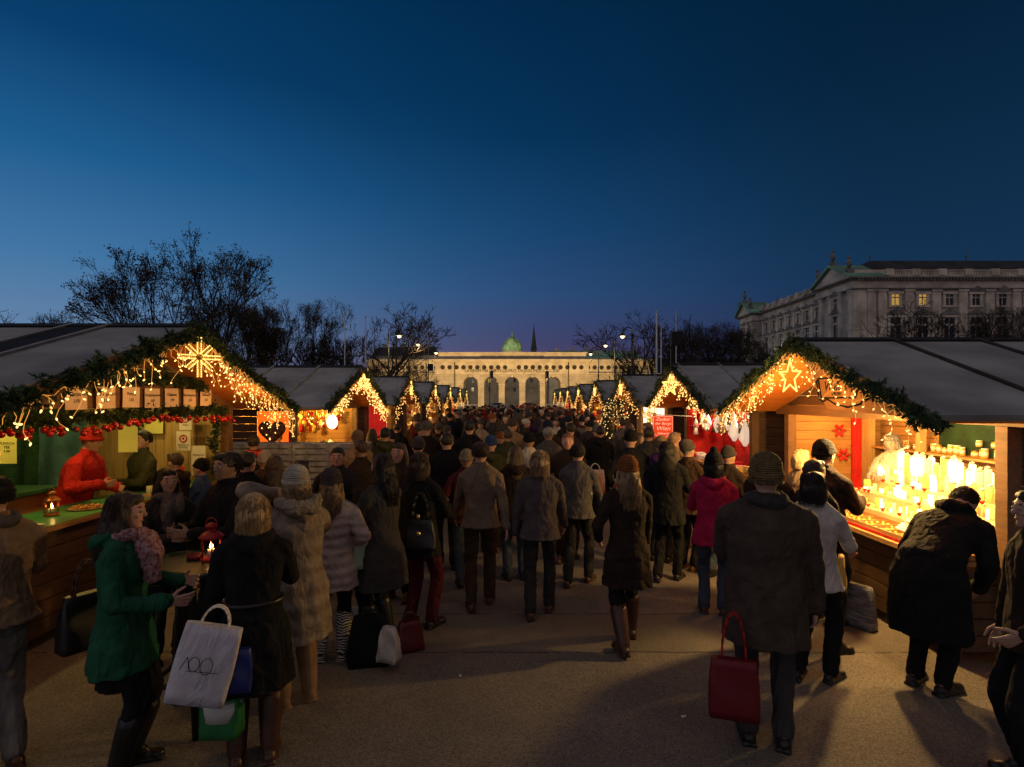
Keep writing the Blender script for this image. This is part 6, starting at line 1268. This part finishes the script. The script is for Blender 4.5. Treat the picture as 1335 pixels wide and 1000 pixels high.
    PW['m%d' % k] = figure(lab, Pd(px, Y), deg(rz), H, coatm=C_[coat], trm=C_[('char', 'black', 'jeans', 'dbrown')[k % 4]], shoem=LEA[('black', 'brown')[k % 2]], hair=hc, hairk=hk, hat=hat, hatm=C_[hm] if hm else None, arms=(('down', 'front', 'pocket', 'swing')[k % 4], ('front', 'pocket', 'down')[k % 3]), hem=(.84, .72, .78, .62)[k % 4], vox=.013 if Y < 8 else .017, stride=.12*(k % 3), face=abs(rz) > 90, skin=k % 3, scarf=C_['red'] if k == 2 else None, wide=1+.04*(k % 4), hood=(k % 3 == 0))
# --- things people carry --------------------------------------------------------------------
def bag(label, loc, rz, w_, d_, h_, mt, handle=None, cat='bag', name='shopping_bag', tilt=0., soft=.04, tp=.9, hl=.12, extra=None, group=None):
    o = thing(name, label, cat, loc, rz, group); o.rotation_euler[1] = tilt
    mb = MB(); n = 9; m_ = 7; R = random.Random(int(w_*1000)+int(h_*777))
    rings = []
    for j in range(9):
        v = j/8; f = tp+(1-tp)*(1-v); bul = 1+soft*2*math.sin(v*math.pi); ww, dd = w_*f*bul/2, d_*f*(1-.55*v)*bul/2
        rg = []
        for q in range(28):
            t = q*2*math.pi/28; c, s_ = math.cos(t), math.sin(t); e = .32; rg.append((ww*math.copysign(abs(c)**e, c)+R.uniform(-1, 1)*soft*.06, dd*math.copysign(abs(s_)**e, s_)+math.sin(v*9+q*.7)*soft*.12, -h_*(1-v)))
        rings.append(rg)
    mb.loft(rings); mb.build('body', mt, o)
    if handle:
        for q in (-1, 1): mb = MB(); mb.tube([(w_*.24*math.cos(t), q*d_*.12, -.01+hl*math.sin(t)) for t in np.linspace(0, math.pi, 10)], .006 if hl < .2 else .0065, 6); mb.build('handle', handle, o)
    if extra: extra(o)
    return o
wpap = mat('white_bag_paper', (.52, .49, .53), var=.10, vscale=3, bump=.8, bscale=7, rough=.6, fold=.5)
def logo(o):
    mb = MB()
    for cx, cz, r in ((-.045, -.20, .040), (.02, -.205, .045)): mb.tube([(cx+r*.7*math.cos(t), -.066, cz+r*math.sin(t)) for t in np.linspace(0, 2*math.pi, 17)], .0022, 4)
    mb.tube([(-.11, -.066, -.235), (-.085, -.066, -.165), (-.06, -.066, -.235)], .0022, 4); mb.tube([(-.075, -.066, -.24), (.09, -.066, -.235)], .0018, 4)
    mb.build('logo', ink, o)
hp_ = wpos(PW['blonde'], '_hl')
bag('white paper carrier bag with a thin looped logo held by the blonde woman', (-1.68, 3.22, .97), deg(14), .31, .12, .43, wpap, white, tilt=.24, soft=.02, tp=.96, extra=logo)
grb = mat('green_stripe_plastic', (.02, .14, .04), var=.2, rough=.35)
def bands(o):
    mb = MB(); mb.loft([[(.118*math.cos(t), .085*math.sin(t), z) for t in np.arange(20)*math.pi/10] for z in (-.24, -.13)]); mb.build('white_band', mat('plastic_white', (.55, .53, .48), var=.1, rough=.4), o)
bag('green and white plastic bag hanging beneath the white paper carrier', (-1.72, 3.38, .60), 0, .22, .15, .34, grb, None, soft=.06, extra=bands)
bag('dark blue plastic bag held behind the white paper carrier', (-1.58, 3.30, .80), .3, .13, .10, .24, mat('navy_plastic', (.02, .03, .16), var=.2, rough=.35), None, soft=.05)
bag('mint green handbag on the arm of the woman in pink quilting', wpos(PW['zebra'], '_hr', (.10, -.03, .10)), deg(30), .26, .13, .30, mat('mint_leather', (.26, .34, .22), var=.12, rough=.5), mat('mint_strap', (.26, .34, .22), var=.1), cat='handbag', name='handbag', tp=.6, hl=.20)
bag('dark fur pouch at the side of the woman in pink quilting', (-1.80, 4.80, 1.10), 0, .13, .12, .26, C_['black'], None, cat='bag', soft=.08, tp=.8, name='pouch')
def clasp(o): mb = MB(); mb.ball((0, -.085, -.12), (.03, .01, .03), 1); mb.cyl((.0, -.075, .02), (.0, -.075, .06), .018, n=8); mb.build('clasp', brass, o)
bag('black leather handbag with a gold clasp hanging from the shoulder', (-.86, 5.34, 1.12), deg(-8), .32, .16, .28, LEA['black'], LEA['black'], cat='handbag', name='handbag', tp=.7, hl=.26, extra=clasp)
bag('black shoulder bag with brown leather base behind the woman in green', (-2.70, 3.62, 1.02), deg(60), .32, .16, .34, LEA['black'], LEA['brown'], cat='handbag', name='handbag', tp=.8, hl=.22)
bag('orange brown backpack on the person in the cream jacket', wpos(PW['hoodie'], '_hl', (.18, -.02, .42)), deg(4), .30, .18, .42, cloth('pack_orange', (.26, .10, .025)), LEA['black'], cat='backpack', name='backpack', tp=.85, hl=.07)
bag('pale blue crumpled shopping bag under the arm of the walking person', wpos(PW['bluebag'], '_hl', (-.02, -.12, .06)), deg(-20), .36, .14, .30, mat('pale_blue_plastic', (.28, .36, .46), var=.3, vscale=4, rough=.4), None, soft=.1)
bag('orange and white shopping bag carried away down the lane', Pd(776, 10.2)[:2]+(.98,), 0, .34, .16, .42, mat('orange_print', (.5, .12, .04), var=.5, vscale=5, col2=(.6, .5, .45), rough=.5), white, soft=.03)
bag('red carrier bag held by the big man in the foreground', wpos(PW['bigman'], '_hr', (-.56, -.10, -.30)), deg(-16), .30, .13, .36, mat('red_carrier', (.12, .006, .008), var=.15, rough=.5), mat('red_cord', (.3, .01, .01), var=0), soft=.03, hl=.30)
bag('glowing yellow paper bag in the hand of the woman in the white jacket', (2.66, 4.60, .98), deg(60), .16, .09, .26, mat('yellow_bag', (.55, .36, .08), var=.1), None, soft=.03)
sv = mat('silver_wavy', (.25, .26, .27), var=.5, vscale=8, col2=(.07, .07, .08), stretch=(1, 1, 9), rough=.35)
bag('grey rippled shopping bag standing at the foot of the candle stall', (3.42, 5.62, .42), deg(-60), .32, .14, .41, sv, None, soft=.05, tp=.8)
bag('black rucksack standing on the ground below the long grey coat', (-1.22, 4.86, .40), .2, .34, .24, .40, C_['black'], LEA['black'], cat='backpack', name='backpack', soft=.08, tp=.75, hl=.05)
bag('crumpled white cloth bag leaning on the black rucksack', (-1.02, 4.72, .36), -.3, .18, .13, .28, C_['white'], None, soft=.1, tp=.6)
bag('white carrier bag with dark print on the ground behind the zebra boots', (-1.36, 5.12, .38), .1, .24, .12, .37, wpap, None, soft=.03, extra=lambda o: lettering('WIEN', .05, ink, o, (0, -.068, -.16), (math.pi/2, 0, 0), .001))
bag('dark red leather handbag lying beside the rucksack', (-.92, 5.10, .26), .5, .26, .16, .25, mat('oxblood', (.10, .012, .01), var=.2, rough=.35), LEA['brown'], cat='handbag', name='handbag', tp=.7, hl=.09)
# --- the far crowd --------------------------------------------------------------------------
def proto(k, **kw): return figure('person', (0, 0, -50), 0, 1.72, coatm=C_['black'], trm=C_['char'], shoem=LEA['black'], vox=.026, face=False, **kw)
PR = [proto(0, hairk='short', arms=('down', 'swing'), hem=.80, stride=.12), proto(1, hairk='long', hair='brown', arms=('front', 'down'), hem=.62), proto(2, hairk='none', hat='beanie', hatm=C_['grey'], arms=('pocket', 'pocket'), hem=.78, wide=1.1, puff=.02), proto(3, hairk='bob', hair='brown', arms=('swing', 'down'), hem=.74, stride=.15, hood=True), proto(4, hairk='none', hat='slouch', hatm=C_['grey'], arms=('front', 'front'), hem=.84, wide=1.12), proto(5, hairk='none', hat='pom', hatm=C_['grey'], arms=('down', 'pocket'), hem=.70, scarf=C_['wine'])]
HK = ['short haired', 'long haired', 'beanie wearing', 'bob haired', 'hooded', 'bobble hatted']; CC = ['black', 'char', 'navy', 'dbrown', 'brown', 'dgrey', 'olive', 'grey', 'wine', 'red', 'beige', 'mauve', 'tan', 'cream', 'purple', 'blue']
CN = dict(black='black', char='charcoal', navy='navy', dbrown='dark brown', brown='brown', dgrey='dark grey', olive='olive', grey='grey', wine='wine red', red='bright red', beige='beige', mauve='mauve grey', tan='tan', cream='cream', purple='purple', blue='blue')
CW = [9, 8, 6, 8, 8, 7, 4, 4, 3, 1, 2, 3, 3, 1, 1, 1]
R = random.Random(2024); placed = [(o.location[0], o.location[1]) for o in PW.values()]; NF = 0
zones = [(8.6, 13.5, 22, 'level with the second pair of stalls'), (13.5, 20, 34, 'level with the third pair of stalls'), (20, 30, 44, 'level with the fourth and fifth stalls'), (30, 48, 52, 'at the far end of the lane')]
for y0, y1, n, zn in zones:
    t = 0; c = 0
    while c < n and t < 6000:
        t += 1; Y = R.uniform(y0, y1); X = R.uniform(-2.95, 2.9)
        if Y < 11 and abs((X/Y*FPX+667.5)-790) < 26: continue
        if abs(X-2.95) < .9 and abs(Y-16.2) < .9: continue
        if any((X-a)**2+((Y-b)*.8)**2 < .36 for a, b in placed): continue
        placed.append((X, Y)); c += 1; k = R.randrange(6); cc = R.choices(CC, CW)[0]; src = PR[k]
        lab = '%s person in %s %s coat %s' % (HK[k], 'an' if cc == 'olive' else 'a', CN[cc], zn)
        o = dup(src); o.location = (X, Y, 0); o.rotation_euler[2] = deg(R.choice((0, 0, 0, 180, 180, 90, -90))+R.uniform(-25, 25)); sc = R.uniform(.92, 1.07)*(.72 if R.random() < .07 else 1); o.scale = (sc, sc, sc*R.uniform(.98, 1.02)); o['label'] = lab; o['group'] = lab.replace('person', 'people')
        for ch in o.children:
            b_ = ch.name.split('.')[0]
            m_ = {'coat': C_[cc], 'hat': C_[R.choice(['grey', 'black', 'mauve', 'rust', 'char', 'navy', 'brown', 'dgrey', 'cream', 'wine'])] if b_ == 'hat' else None, 'trousers': C_[R.choice(['char', 'black', 'jeans', 'dbrown'])]}.get(b_)
            if m_ is not None: ch.material_slots[0].link = 'OBJECT'; ch.material_slots[0].material = m_
for p in PR:
    for ch in list(p.children): bpy.data.objects.remove(ch)
    bpy.data.objects.remove(p)
for o in PW.values():
    for k in ('_hl', '_hr'):
        if k in o: del o[k]
for o in list(bpy.data.objects):
    for k in ('_hl', '_hr'):
        if k in o: del o[k]
